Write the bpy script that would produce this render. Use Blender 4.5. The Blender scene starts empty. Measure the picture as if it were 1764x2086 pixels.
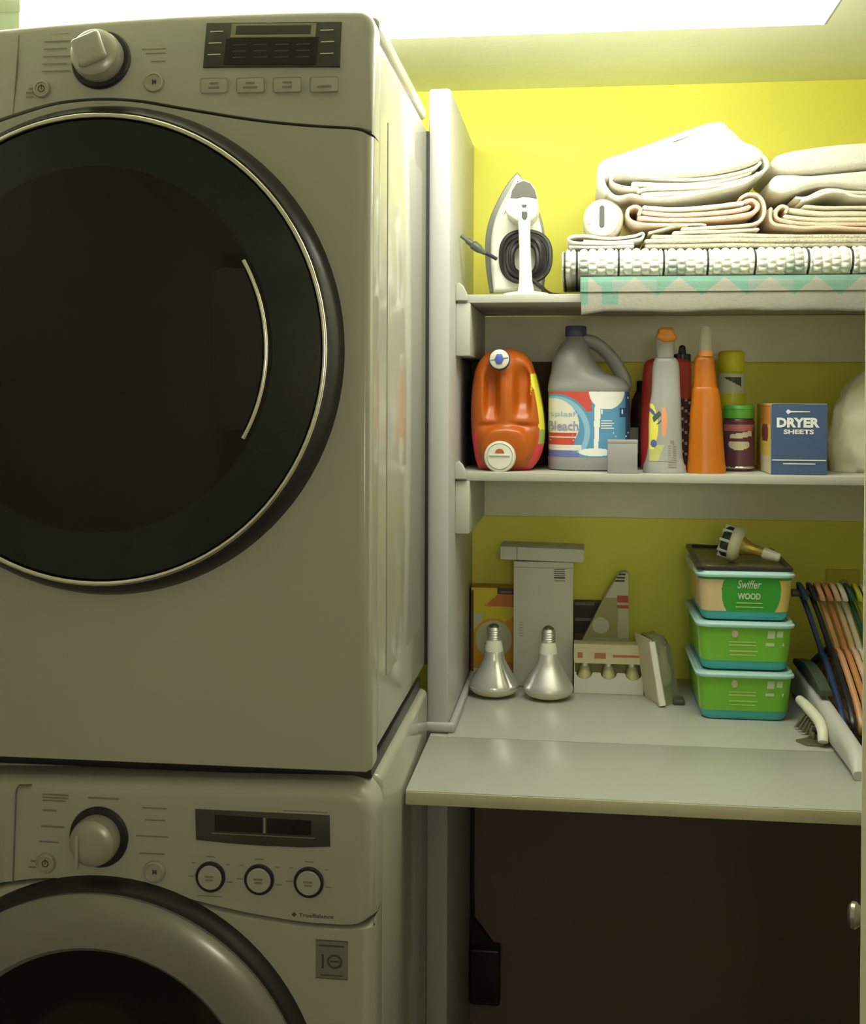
import bpy, bmesh, math, random
from mathutils import Vector, Matrix, noise
random.seed(7)
C = bpy.context.scene.collection
SC = bpy.context.scene
R = math.radians
PI = math.pi

# ------------------------------------------------------------------ camera
EYE = Vector((0, 0, 1.48))
YAW, PITCH, ROLL, CY, FPX = R(6.989), R(0.7024), R(0.2287), 843.8, 2400.0
FWD = Vector((-math.sin(YAW) * math.cos(PITCH), math.cos(YAW) * math.cos(PITCH), -math.sin(PITCH)))
RT0 = Vector((math.cos(YAW), math.sin(YAW), 0))
UP0 = RT0.cross(FWD)
RT = RT0 * math.cos(ROLL) + UP0 * math.sin(ROLL)
UP = UP0 * math.cos(ROLL) - RT0 * math.sin(ROLL)
cam = bpy.data.cameras.new('camera')
cam.sensor_fit = 'VERTICAL'
cam.sensor_height = 24
cam.lens = 24 * FPX / 2086
cam.shift_y = -(1043 - CY) / 2086
cam.clip_start = 0.02
co = bpy.data.objects.new('camera', cam)
C.objects.link(co)
M3 = Matrix((RT, UP, -FWD)).transposed()
co.matrix_world = Matrix.Translation(EYE) @ M3.to_4x4()
SC.camera = co


def at(px, py, y):
    """the point of the plane Y=y that the photograph shows at (px, py)"""
    d = FWD * FPX + RT * (px - 882) - UP * (py - CY)
    return EYE + d * (y / d.y)


# ------------------------------------------------------------------ light and exposure
LAMP = 13.0                     # radiance of the ceiling lamp's diffuser
LAMP_COL = (1.0, 1.0, 0.86)
w = bpy.data.worlds.new('world')
SC.world = w
w.use_nodes = True
bg = w.node_tree.nodes['Background']
bg.inputs[0].default_value = (0.55, 0.5, 0.42, 1)
bg.inputs[1].default_value = 0.02
hl = bpy.data.lights.new('fill_light', 'POINT')         # added fill light behind the camera, no lamp known there
hl.energy = 12
hl.color = (1.0, .96, .87)
hl.shadow_soft_size = .13
ho = bpy.data.objects.new('fill_light', hl)
ho.location = (.22, -.80, 1.62)
C.objects.link(ho)
vs = SC.view_settings
vs.view_transform = 'Standard'
vs.look = 'None'
vs.gamma = 1
vs.use_curve_mapping = False
vs.exposure = 0.0
SC.cycles.diffuse_bounces = 8
SC.cycles.max_bounces = 14
SC.cycles.use_denoising = True


# ------------------------------------------------------------------ materials
MATS = {}


def mat(name, col, rough=.5, metal=0, spec=.5, bump=0, bscale=200, vary=0, vscale=8, trans=0, alpha=1,
        emit=0, coat=0, sss=0, ior=1.45):
    if name in MATS:
        return MATS[name]
    m = bpy.data.materials.new(name)
    m.use_nodes = True
    nt = m.node_tree
    b = nt.nodes['Principled BSDF']
    b.inputs['Base Color'].default_value = (*col, 1)
    b.inputs['Roughness'].default_value = rough
    b.inputs['Metallic'].default_value = metal
    b.inputs['Specular IOR Level'].default_value = spec
    b.inputs['IOR'].default_value = ior
    b.inputs['Transmission Weight'].default_value = trans
    b.inputs['Coat Weight'].default_value = coat
    b.inputs['Alpha'].default_value = alpha
    if emit:
        b.inputs['Emission Color'].default_value = (*LAMP_COL, 1)
        b.inputs['Emission Strength'].default_value = emit
    if sss:
        b.inputs['Subsurface Weight'].default_value = sss
        b.inputs['Subsurface Radius'].default_value = (.01, .01, .01)
        b.inputs['Subsurface Scale'].default_value = .5
    tc = nt.nodes.new('ShaderNodeTexCoord')
    if bump:
        n = nt.nodes.new('ShaderNodeTexNoise')
        n.inputs['Scale'].default_value = bscale
        n.inputs['Detail'].default_value = 3
        bp = nt.nodes.new('ShaderNodeBump')
        bp.inputs['Strength'].default_value = bump
        bp.inputs['Distance'].default_value = .004
        nt.links.new(tc.outputs['Object'], n.inputs['Vector'])
        nt.links.new(n.outputs['Fac'], bp.inputs['Height'])
        nt.links.new(bp.outputs['Normal'], b.inputs['Normal'])
    if vary:
        n = nt.nodes.new('ShaderNodeTexNoise')
        n.inputs['Scale'].default_value = vscale
        n.inputs['Detail'].default_value = 4
        rp = nt.nodes.new('ShaderNodeMix')
        rp.data_type = 'RGBA'
        rp.inputs[6].default_value = (*[c * (1 - vary) for c in col], 1)
        rp.inputs[7].default_value = (*[min(1, c * (1 + vary)) for c in col], 1)
        nt.links.new(tc.outputs['Object'], n.inputs['Vector'])
        nt.links.new(n.outputs['Fac'], rp.inputs[0])
        nt.links.new(rp.outputs[2], b.inputs['Base Color'])
    MATS[name] = m
    return m


yellow = mat('yellow_paint', (.88, .84, .135), .6, bump=.12, bscale=160, vary=.04, vscale=3)
ceil_m = mat('ceiling_paint', (.86, .90, .70), .8, bump=.1, bscale=90, vary=.03)
hallm = mat('hall_paint', (.60, .58, .46), .8, bump=.1, bscale=120, vary=.05)
brownwall = mat('brown_paint', (.155, .118, .094), .7, bump=.12, bscale=150, vary=.08, vscale=4)
floor_m = mat('floor_vinyl', (.16, .13, .10), .5, bump=.1, bscale=40, vary=.2, vscale=6)
whitep = mat('white_gloss_paint', (.39, .39, .385), .35, bump=.05, bscale=60, vary=.02)
lamin = mat('white_laminate', (.385, .405, .355), .32, vary=.03, vscale=20, bump=.02, bscale=300)
lamedge = mat('laminate_edge', (.50, .48, .32), .5, vary=.04, vscale=30)
enamel = mat('white_enamel', (.40, .395, .33), .13, spec=.6, vary=.012, vscale=6)
panelpl = mat('white_plastic_panel', (.40, .395, .34), .28, vary=.015, vscale=10)
black = mat('black_plastic', (.018, .018, .018), .3, vary=.2, vscale=30)
blackm = mat('black_matte', (.012, .012, .012), .7, vary=.2, vscale=30)
dglass = mat('dark_glass', (.005, .005, .004), .06, spec=.45, vary=.1)
dannul = mat('smoked_ring', (.009, .014, .012), .16, spec=.5, vary=.15, vscale=12)
chrome = mat('chrome', (.82, .80, .72), .12, metal=1, vary=.03)
silver = mat('silver_plastic', (.42, .40, .35), .3, metal=.35, vary=.05)
greyprint = mat('grey_print', (.22, .20, .16), .6, vary=.1)
darkprint = mat('dark_print', (.07, .065, .055), .6, vary=.1)
dispm = mat('display_plastic', (.055, .052, .045), .25, vary=.1, vscale=20)
dispwin = mat('display_window', (.012, .012, .012), .12, vary=.1)
dispglow = mat('display_frame', (.26, .25, .16), .35, vary=.1)


# ------------------------------------------------------------------ object helpers
OFF = {}


def thing(name, label, cat, loc, group=None, kind=None):
    o = bpy.data.objects.new(name, None)
    o.empty_display_size = .05
    C.objects.link(o)
    o.location = loc
    OFF[o.name] = Vector(loc)
    if label:
        o['label'] = label
    if cat:
        o['category'] = cat
    if group:
        o['group'] = group
    if kind:
        o['kind'] = kind
    return o


def part(name, bm, mats, parent=None, angle=38, label=None, flat=False, kind=None):
    """link a bmesh whose vertices are in world metres as ONE mesh object"""
    if not isinstance(mats, (list, tuple)):
        mats = [mats]
    off = OFF[parent.name] if parent else Vector((0, 0, 0))
    if off.length:
        bmesh.ops.translate(bm, verts=bm.verts, vec=-off)
    me = bpy.data.meshes.new(name)
    bm.normal_update()
    bm.to_mesh(me)
    bm.free()
    for m in mats:
        me.materials.append(m)
    if not flat:
        me.polygons.foreach_set('use_smooth', [True] * len(me.polygons))
        me.set_sharp_from_angle(angle=R(angle))
    o = bpy.data.objects.new(name, me)
    C.objects.link(o)
    OFF[o.name] = off
    if parent:
        o.parent = parent
    if label:
        o['label'] = label
    if kind:
        o['kind'] = kind
    return o


def struct(name, bm, m, parent=None, **k):
    o = part(name, bm, m, parent, **k)
    o['kind'] = 'structure'
    return o


def NB():
    return bmesh.new()


def box(bm, a, b, r=0.0, seg=2, mi=0, M=None):
    a, b = Vector(a), Vector(b)
    c, s = (a + b) / 2, b - a
    g = bmesh.ops.create_cube(bm, size=1)
    vs_ = g['verts']
    bmesh.ops.scale(bm, verts=vs_, vec=s)
    bmesh.ops.translate(bm, verts=vs_, vec=c)
    fs = list({f for v in vs_ for f in v.link_faces})
    if r > 0:
        es = list({e for v in vs_ for e in v.link_edges})
        rr = bmesh.ops.bevel(bm, geom=es, offset=min(r, min(s) * .49), segments=seg, affect='EDGES', profile=.5)
        fs = [f for f in rr['faces']] + [f for f in fs if f.is_valid]
        vs_ = list({v for f in fs for v in f.verts})
    for f in fs:
        if f.is_valid:
            f.material_index = mi
    if M is not None:
        bmesh.ops.transform(bm, matrix=M, verts=vs_)
    return bm


def mkface(bm, vs_, mi=0):
    try:
        f = bm.faces.new(vs_)
        f.material_index = mi
        return f
    except ValueError:
        return None


def loft(bm, rings, cap0=True, cap1=True, mi=0, closed=True):
    """rings: lists of equally many points"""
    rv = [[bm.verts.new(p) for p in r] for r in rings]
    n = len(rv[0])
    for a, b in zip(rv, rv[1:]):
        for i in range(n if closed else n - 1):
            j = (i + 1) % n
            mkface(bm, (a[i], a[j], b[j], b[i]), mi)
    if cap0:
        mkface(bm, rv[0][::-1], mi)
    if cap1:
        mkface(bm, rv[-1], mi)
    bmesh.ops.recalc_face_normals(bm, faces=bm.faces)
    return bm


def inset2d(pts, d, iz=None):
    """move a counter-clockwise 2-D outline inwards by d along vertex normals"""
    n = len(pts)
    out = []
    for i in range(n):
        p0, p, p1 = Vector(pts[i - 1]), Vector(pts[i]), Vector(pts[(i + 1) % n])
        a, b = p - p0, p1 - p
        if a.length < 1e-9 or b.length < 1e-9:
            out.append(p.copy())
            continue
        na, nb = Vector((-a.y, a.x)).normalized(), Vector((-b.y, b.x)).normalized()
        nn = na + nb
        if nn.length < 1e-6:
            nn = na
        nn.normalize()
        k = max(.4, nn.dot(na))
        v = nn * (d / k)
        if iz:
            v.y *= iz(p)
        out.append(p + v)
    for _ in range(80):         # close the folds an inset leaves in tight corners
        bad = False
        for i in range(n):
            j = (i + 1) % n
            e0 = Vector(pts[j]) - Vector(pts[i])
            e1 = out[j] - out[i]
            if e0.dot(e1) < -1e-12:
                bad = True
                mid = (out[i] + out[j]) / 2
                out[i] = mid.copy()
                out[j] = mid.copy()
        if not bad:
            break
    return out


def area2(pts):
    return sum(pts[i - 1][0] * pts[i][1] - pts[i][0] * pts[i - 1][1] for i in range(len(pts)))


def slab(bm, outline, y0, y1, rf=0.0, rb=0.0, seg=4, mi=0, M=None, iz=None):
    """outline in (x, z); extruded from y0 (front, towards the camera) to y1 with rounded rims"""
    o = [Vector(p) for p in outline]
    if area2(o) < 0:
        o = o[::-1]
    rings = []
    if rf > 0:
        for k in range(seg + 1):
            t = k / seg * PI / 2
            rings.append((inset2d(o, rf * (1 - math.sin(t)), iz), y0 + rf * (1 - math.cos(t))))
    else:
        rings.append((o, y0))
    if rb > 0:
        for k in range(seg + 1):
            t = k / seg * PI / 2
            rings.append((inset2d(o, rb * (1 - math.cos(t))), y1 - rb * (1 - math.sin(t))))
    else:
        rings.append((o, y1))
    rr = [[(M @ Vector((p[0], y, p[1]))) if M is not None else Vector((p[0], y, p[1])) for p in ring] for ring, y in rings]
    loft(bm, rr, mi=mi)
    bmesh.ops.remove_doubles(bm, verts=bm.verts, dist=3e-6)
    return bm


def rrect(x0, x1, z0, z1, r, n=5):
    pts = []
    for cx, cz, a0 in ((x1 - r, z0 + r, -90), (x1 - r, z1 - r, 0), (x0 + r, z1 - r, 90), (x0 + r, z0 + r, 180)):
        for k in range(n + 1):
            a = R(a0 + 90 * k / n)
            pts.append(Vector((cx + r * math.cos(a), cz + r * math.sin(a))))
    return pts


def ell(cx, cz, rx, rz, n=32, a0=0, a1=360):
    full = abs(a1 - a0) >= 360
    m = n if full else n + 1
    return [Vector((cx + rx * math.cos(R(a0 + (a1 - a0) * k / n)), cz + rz * math.sin(R(a0 + (a1 - a0) * k / n)))) for k in range(m)]


def lathe(bm, prof, M, n=28, mi=0, cap=True):
    """prof [(radius, height)] turned about the local Z axis of M; mi an int or one per ring"""
    rv = []
    for r_, h in prof:
        rv.append([bm.verts.new(M @ Vector((r_ * math.cos(2 * PI * k / n), r_ * math.sin(2 * PI * k / n), h))) for k in range(n)])
    fs = []
    for q, (a, b) in enumerate(zip(rv, rv[1:])):
        m_ = mi[q] if isinstance(mi, (list, tuple)) else mi
        for i in range(n):
            j = (i + 1) % n
            fs.append(mkface(bm, (a[i], a[j], b[j], b[i]), m_))
    if cap:
        fs.append(mkface(bm, rv[0][::-1], mi[0] if isinstance(mi, (list, tuple)) else mi))
        fs.append(mkface(bm, rv[-1], mi[-1] if isinstance(mi, (list, tuple)) else mi))
    bmesh.ops.recalc_face_normals(bm, faces=[f for f in fs if f])
    return bm


def axisM(origin, direction):
    d = Vector(direction).normalized()
    return Matrix.Translation(Vector(origin)) @ d.to_track_quat('Z', 'Y').to_matrix().to_4x4()


def smooth_path(pts, n=6, closed=False):
    P = [Vector(p) for p in pts]
    out = []
    m = len(P)
    for i in range(m if closed else m - 1):
        if closed:
            p0, p1, p2, p3 = P[i - 1], P[i], P[(i + 1) % m], P[(i + 2) % m]
        else:
            p0, p1, p2, p3 = P[max(i - 1, 0)], P[i], P[i + 1], P[min(i + 2, m - 1)]
        for k in range(n):
            t = k / n
            out.append(.5 * ((2 * p1) + (p2 - p0) * t + (2 * p0 - 5 * p1 + 4 * p2 - p3) * t * t + (3 * p1 - p0 - 3 * p2 + p3) * t ** 3))
    if not closed:
        out.append(P[-1].copy())
    return out


def tube(bm, path, r, n=10, mi=0, closed=False, flat=1.0):
    P = [Vector(p) for p in path]
    m = len(P)
    rad = r if isinstance(r, (list, tuple)) else [r] * m
    if len(rad) != m:
        k = len(rad) - 1
        rad = [rad[min(int(i / (m - 1) * k), k)] * (1 - (i / (m - 1) * k) % 1) + rad[min(int(i / (m - 1) * k) + 1, k)] * ((i / (m - 1) * k) % 1) for i in range(m)]
    rings = []
    prev = None
    for i in range(m):
        if closed:
            t = P[(i + 1) % m] - P[i - 1]
        else:
            t = P[min(i + 1, m - 1)] - P[max(i - 1, 0)]
        t.normalize()
        if prev is None:
            u = t.orthogonal().normalized()
        else:
            u = (prev - t * prev.dot(t)).normalized()
        prev = u
        v = t.cross(u)
        rings.append([P[i] + u * (rad[i] * math.cos(2 * PI * k / n)) + v * (rad[i] * flat * math.sin(2 * PI * k / n)) for k in range(n)])
    if closed:
        rings.append(rings[0])
        loft(bm, rings, False, False, mi)
        bmesh.ops.remove_doubles(bm, verts=bm.verts, dist=1e-6)
    else:
        loft(bm, rings, True, True, mi)
    return bm


def ribbon(bm, path2, t, y0, y1, r=.0015, n=5, mi=0, wob=0):
    """a layer of folded cloth: a path in (x, z) thickened by t, running back from y0 to y1"""
    P = smooth_path([Vector((p[0], p[1], 0)) for p in path2], n)
    L, Rr = [], []
    for i, p in enumerate(P):
        d = P[min(i + 1, len(P) - 1)] - P[max(i - 1, 0)]
        d.normalize()
        nn = Vector((-d.y, d.x, 0))
        tt = t * (1 + wob * noise.noise(p * 60))
        L.append(p + nn * tt / 2)
        Rr.append(p - nn * tt / 2)
    s, e = P[0], P[-1]
    ds = (P[0] - P[1]).normalized() * t * .45
    de = (P[-1] - P[-2]).normalized() * t * .45
    out = [s + ds] + Rr + [e + de] + L[::-1]
    slab(bm, [(p.x, p.y) for p in out], y0, y1, rf=r, seg=2, mi=mi)
    return bm


def superell(cx, cy, z, rx, ry, e=2.6, n=40):
    pts = []
    for k in range(n):
        a = 2 * PI * k / n
        c, s = math.cos(a), math.sin(a)
        pts.append(Vector((cx + rx * math.copysign(abs(c) ** (2 / e), c), cy + ry * math.copysign(abs(s) ** (2 / e), s), z)))
    return pts


def patch(bm, fn, nu, nv, col=None):
    """a printed label: a grid of fn(u, v), faces take the material index col(u, v)"""
    g = [[bm.verts.new(fn(i / nu, j / nv)) for i in range(nu + 1)] for j in range(nv + 1)]
    for j in range(nv):
        for i in range(nu):
            mkface(bm, (g[j][i], g[j][i + 1], g[j + 1][i + 1], g[j + 1][i]), col((i + .5) / nu, (j + .5) / nv) if col else 0)
    return bm


def quadfn(p00, p10, p11, p01):
    a, b, c, d = map(Vector, (p00, p10, p11, p01))
    return lambda u, v: (a * (1 - u) + b * u) * (1 - v) + (d * (1 - u) + c * u) * v


def words(text, fn, x0, x1, y0, y1, m, parent, name='lettering', bold=0, extrude=0, shear=0):
    """flat lettering: the text's box is mapped to [x0,x1]x[y0,y1] of the surface fn(u, v)"""
    cu = bpy.data.curves.new('t', 'FONT')
    cu.body = text
    cu.size = 1
    cu.offset = bold
    cu.shear = shear
    cu.resolution_u = 3
    ob = bpy.data.objects.new('t', cu)
    C.objects.link(ob)
    dg = bpy.context.evaluated_depsgraph_get()
    me = bpy.data.meshes.new_from_object(ob.evaluated_get(dg))
    C.objects.unlink(ob)
    bpy.data.objects.remove(ob)
    bm = NB()
    bm.from_mesh(me)
    bpy.data.meshes.remove(me)
    xs = [v.co.x for v in bm.verts]
    ys = [v.co.y for v in bm.verts]
    ax, bx_, ay, by_ = min(xs), max(xs), min(ys), max(ys)
    for v in bm.verts:
        u = x0 + (v.co.x - ax) / max(bx_ - ax, 1e-6) * (x1 - x0)
        q = y0 + (v.co.y - ay) / max(by_ - ay, 1e-6) * (y1 - y0)
        v.co = fn(u, q)
    return part(name, bm, m, parent, flat=True)


def dashes(rects, fn, m, parent, name='print'):
    """small illegible print: thin raised strokes on the surface fn(x, z)"""
    bm = NB()
    for x0, x1, z0, z1 in rects:
        loft(bm, [[fn(x0, z0), fn(x1, z0), fn(x1, z1), fn(x0, z1)]], cap0=False)
    return part(name, bm, m, parent, flat=True, kind='stuff' if len(rects) > 1 else None)


# ------------------------------------------------------------------ the room
YB = 2.5                         # back wall
ZC = 2.137                       # ceiling
XL, XR = -.99, .68
YF = -1.05


def wallbox(name, a, b, m):
    bm = NB()
    box(bm, a, b)
    return struct(name, bm, m, flat=True)


wallbox('floor', (XL - .1, YF - .1, -.05), (XR + .1, YB + .1, 0), floor_m)
wallbox('ceiling', (XL - .1, YF - .1, ZC), (XR + .1, YB + .1, ZC + .06), ceil_m)
wb = wallbox('wall_back', (XL - .1, YB, 0), (XR + .1, YB + .1, ZC), yellow)
wallbox('wall_left', (XL - .1, YF, 0), (XL, YB, ZC), hallm)
wallbox('wall_right', (XR, YF, 0), (XR + .1, YB, ZC), hallm)
wallbox('wall_front', (XL - .1, YF - .1, 0), (XR + .1, YF, ZC), hallm)
bm = NB()
box(bm, (-.224, YB - .006, 0.0), (XR, YB, .872))
struct('lower_panel', bm, brownwall, wb, flat=True)
# partition beside the dryer
bm = NB()
box(bm, (-.2597, 2.04, 0), (-.2205, YB, 2.022), .006)
pt = struct('wall_middle', bm, whitep)
# quarter-round moulding round the foot of the partition, on the worktop
bm = NB()
for (a, b) in (((-.262, 2.029, .9), (-.2085, 2.04, .918)), ((-.2205, 2.029, .9), (-.2085, YB - .02, .918))):
    box(bm, a, b, .006, 3)
struct('trim_1', bm, whitep)

# ------------------------------------------------------------------ ceiling lamp
t = thing('ceiling_light', 'long white fluorescent ceiling fixture glowing above the dryer', 'ceiling light', (-.23, 1.76, ZC))
LX0, LX1, LY0, LY1, LZ = -.975, .3785, 1.60, 1.898, 2.062
bm = NB()
sec = [(LY0, ZC - .012), (LY0 + .012, LZ + .014), (LY0 + .03, LZ), (LY1 - .012, LZ), (LY1, LZ + .012), (LY1, ZC - .012)]
loft(bm, [[(x, y, z) for y, z in sec] for x in (LX0 + .004, LX1 - .004)], cap0=False, cap1=False)
part('diffuser', bm, mat('lamp_diffuser', (.9, .9, .85), .5, emit=LAMP), t)
for x0, x1 in ((LX0, LX0 + .004), (LX1 - .004, LX1)):
    bm = NB()
    loft(bm, [[(x, y, z) for y, z in sec] for x in (x0, x1)])
    part('end_cap', bm, whitep, t)
bm = NB()
box(bm, (LX0, LY0 - .004, ZC - .012), (LX1, LY1 + .002, ZC), .003)
part('housing', bm, whitep, t)

# ------------------------------------------------------------------ shelves
wood = mat('white_shelf_paint', (.41, .41, .36), .4, bump=.04, bscale=80, vary=.03)
YS = 2.14
for zt, lab in ((1.672, 'upper white painted shelf under the folded towels and iron'), (1.348, 'lower white painted shelf under the cleaning bottles')):
    t = thing('shelf', lab, 'shelf', (.2, 2.3, zt - .0155), 'white shelves on the yellow wall')
    bm = NB()
    box(bm, (-.2185, YS, zt - .0155), (XR, 2.48, zt), .0015)
    part('board', bm, wood, t)
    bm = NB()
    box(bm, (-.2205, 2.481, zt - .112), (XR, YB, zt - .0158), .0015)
    part('back_cleat', bm, mat('cleat_fill_white', (.90, .88, .72), .5, bump=.04, bscale=80, vary=.03), t)  # shelf white made brighter to stand in for fill light under the board
    bm = NB()
    box(bm, (-.2205, 2.135, zt - .112), (-.194, 2.481, zt - .0158), .002)
    part('side_cleat', bm, wood, t)
    bm = NB()
    slab(bm, [(-.2205, zt - .012), (-.2205, zt + .018), (-.214, zt + .021), (-.207, zt + .015), (-.199, zt + .0), (-.199, zt - .012)], 2.128, 2.139, .002)
    part('end_stop', bm, wood, t)

# ------------------------------------------------------------------ worktop
t = thing('worktop', 'wide white laminate worktop with a fold-down front leaf', 'worktop', (.08, 2.1, .88))
bm = NB()
box(bm, (-.2505, 1.725, .8785), (.450, 2.0080, .9), .0012)
part('front_leaf', bm, [lamin], t)
bm = NB()
box(bm, (-.2495, 1.7232, .8795), (.4495, 1.7252, .8985), .0006)
part('edge_band', bm, lamedge, t)
bm = NB()
box(bm, (-.2205, 2.0112, .8785), (.450, YB - .006, .9), .0012)
part('fixed_top', bm, lamin, t)
bm = NB()
box(bm, (-.2505, 2.0105, .8785), (-.2205, 2.0285, .9), .0012)
part('corner_piece', bm, lamin, t)

# ------------------------------------------------------------------ dryer and washer
DX0, DX1 = -.972, -.2605


def circ_panel(bm, cx, cz, prof, n=72, mi=0):
    """prof [(radius, y)] turned about an axis along Y"""
    M = Matrix.Translation((cx, 0, cz)) @ Matrix.Rotation(PI / 2, 4, 'X')
    ring = prof[-1][0] > .01
    # local z -> world -y ; so height h gives y = -h
    return lathe(bm, [(r_, -y) for r_, y in prof], M, n, mi, cap=not ring)


def fnpanel(ztilt, k=.16, y=1.49, up=.0006):
    def f(x, z):
        return Vector((x, y - up + max(0, z - ztilt) * k, z))
    return f


def add_dial(parent, cx, cz, yy, r_out, r_in, tilt, name='dial', wedge=True):
    nrm = Vector((-.0, -1, tilt)).normalized()
    M = axisM((cx, yy, cz), nrm)
    bm = NB()
    lathe(bm, [(r_out, -.004), (r_out + .001, .002), (r_out - .001, .005), (r_out - .006, .006), (r_in, .006), (r_in - .002, .002)], M, 48)
    ring = part('dial_surround', bm, black, parent)
    bm = NB()
    lathe(bm, [(r_in + .0015, .002), (r_in + .002, .016), (r_in, .026), (r_in - .006, .031), (r_in - .014, .032), (.001, .032)], M, 48)
    d = part(name, bm, silver, parent)
    if wedge:
        bm = NB()
        M2 = M @ Matrix.Rotation(R(22), 4, 'Z')
        box(bm, (-r_in * .72, -r_in * .62, .030), (r_in * .55, r_in * .66, .040), .006, 3, M=M2)
        part('dial_grip', bm, panelpl, d)
    return d


def add_button(parent, cx, cz, yy, r_, tilt, sym='play'):
    nrm = Vector((0, -1, tilt)).normalized()
    M = axisM((cx, yy, cz), nrm)
    bm = NB()
    lathe(bm, [(r_, -.003), (r_, .002), (r_ - .0012, .004), (r_ - .003, .0045), (r_ - .0038, .003), (.0005, .003)], M, 36)
    b = part('button', bm, silver, parent)
    bm = NB()
    if sym == 'play':
        lathe(bm, [(.0042, .0030), (.0042, .0034), (.0003, .0034)], M, 3)
        box(bm, (.002, -.003, .003), (.0035, .003, .0034), M=M)
    else:
        lathe(bm, [(.0048, .0030), (.0048, .0034), (.0034, .0034), (.0034, .0030)], M, 24, cap=False)
        box(bm, (-.0006, -.001, .003), (.0006, .006, .0035), M=M)
    part('button_symbol', bm, darkprint, b)
    return b


# ---- dryer
t = thing('clothes_dryer', 'white front-loading dryer with big dark round door, stacked on the washer', 'dryer', (-.61, 1.75, .9995))
DZ0, DZ1 = .9995, 1.984
bm = NB()
box(bm, (DX0, 1.53, DZ0 + .012), (DX1, 2.028, 1.956), .014, 4)
cab = part('cabinet', bm, enamel, t)
bm = NB()
slab(bm, rrect(DX0, DX1, 1.9585, DZ1, .010), 1.535, 2.026, .004, .02)
part('top_cover', bm, enamel, t)
bm = NB()
box(bm, (DX1 - .0002, 1.60, 1.10), (DX1 + .0016, 1.95, 1.86), .0015)
part('side_emboss', bm, enamel, cab)
bm = NB()
box(bm, (DX0, 2.0285, DZ0 + .02), (DX1 + .0032, 2.0385, 1.945), .001)  # black strip added as the shade in the gap between dryer and partition
part('gap_shade', bm, blackm, t)
seam = [(-.972, 1.775), (-.90, 1.802), (-.83, 1.829), (-.7542, 1.8525), (-.696, 1.8679), (-.655, 1.8728), (-.6147, 1.8735), (-.57, 1.8695), (-.5278, 1.8615), (-.478, 1.852), (-.429, 1.8432), (-.39, 1.8375), (-.351, 1.833), (-.318, 1.830), (-.2868, 1.8275), (-.272, 1.824), (-.2605, 1.8175)]
sp = [(p.x, p.y) for p in smooth_path([(a, b, 0) for a, b in seam], 4)]
low = [(DX0, DZ0), (DX1 - .006, DZ0), (DX1 - .0018, DZ0 + .0018), (DX1, DZ0 + .006)] + [(x, z - .0012) for x, z in sp[::-1]]
bm = NB()
slab(bm, low, 1.489, 1.531, .012, seg=5, iz=lambda p: .1)
part('front_panel', bm, enamel, t)
top = [(-.2605, 1.945), (-.2612, 1.962), (-.2665, 1.974), (-.276, 1.9815), (-.290, 1.984), (-.39, 1.9862), (-.528, 1.986), (-.662, 1.982), (-.7645, 1.9765), (-.87, 1.968), (-.972, 1.958)]
tp = [(p.x, p.y) for p in smooth_path([(a, b, 0) for a, b in top], 4)]
bm = NB()
slab(bm, [(x, z + .0012) for x, z in sp] + tp, 1.489, 1.533, .010, seg=5, iz=lambda p: 1 if p.y > 1.93 else .05)
for v in bm.verts:      # the fascia leans back towards its top
    if v.co.y < 1.53:
        v.co.y += max(0, v.co.z - 1.885) * .16
part('control_panel', bm, panelpl, t)
pf = fnpanel(1.885)
add_dial(t, -.6262, 1.9262, pf(0, 1.9262).y, .0395, .0315, .16)
add_button(t, -.7055, 1.8889, pf(0, 1.8889).y, .0118, .05, 'power')
add_button(t, -.5518, 1.8935, pf(0, 1.8935).y, .0135, .05, 'play')
# display
M = Matrix.Translation((0, 1.489, 1.885)) @ Matrix.Rotation(-math.atan(.16), 4, 'X') @ Matrix.Translation((0, -1.489, -1.885))
bm = NB()
slab(bm, [(-.4866, 1.912), (-.3054, 1.9075), (-.3048, 1.968), (-.4848, 1.973)], 1.4865, 1.495, .001, seg=2, M=M)
dsp = part('display', bm, dispm, t)
bm = NB()
slab(bm, [(-.459, 1.914), (-.336, 1.9095), (-.3335, 1.9480), (-.457, 1.9500)], 1.4856, 1.488, .0004, seg=1, M=M)
part('screen', bm, dispwin, dsp)
bm = NB()
fr = [(-.4515, 1.9505), (-.3385, 1.9475), (-.3375, 1.9665), (-.4500, 1.9695)]
slab(bm, fr, 1.4852, 1.488, .0006, seg=1, M=M)
part('screen_frame', bm, dispglow, dsp)
bm = NB()
slab(bm, [(-.4445, 1.9545), (-.3445, 1.9518), (-.3438, 1.9640), (-.4435, 1.9665)], 1.4846, 1.488, .0004, seg=1, M=M)
part('screen', bm, dispm, dsp)
pd = fnpanel(1.885, up=.0048)
dashes([(x, x + .0175, z, z + .0013) for x, z in ((-.4785, 1.9588), (-.4800, 1.9432), (-.4806, 1.9275), (-.3320, 1.9555), (-.3305, 1.9398), (-.3310, 1.9240))], pd, mat('pale_print', (.62, .6, .48), .5, vary=.05), dsp, 'mark')
dashes([(-.447 + .028 * i, -.447 + .028 * i + .018, 1.9395 - .0085 * j - .0007 * i, 1.9408 - .0085 * j - .0007 * i) for i in range(4) for j in range(3)], pd, mat('dim_print', (.06, .06, .06), .5, vary=.05), dsp, 'mark')
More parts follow.
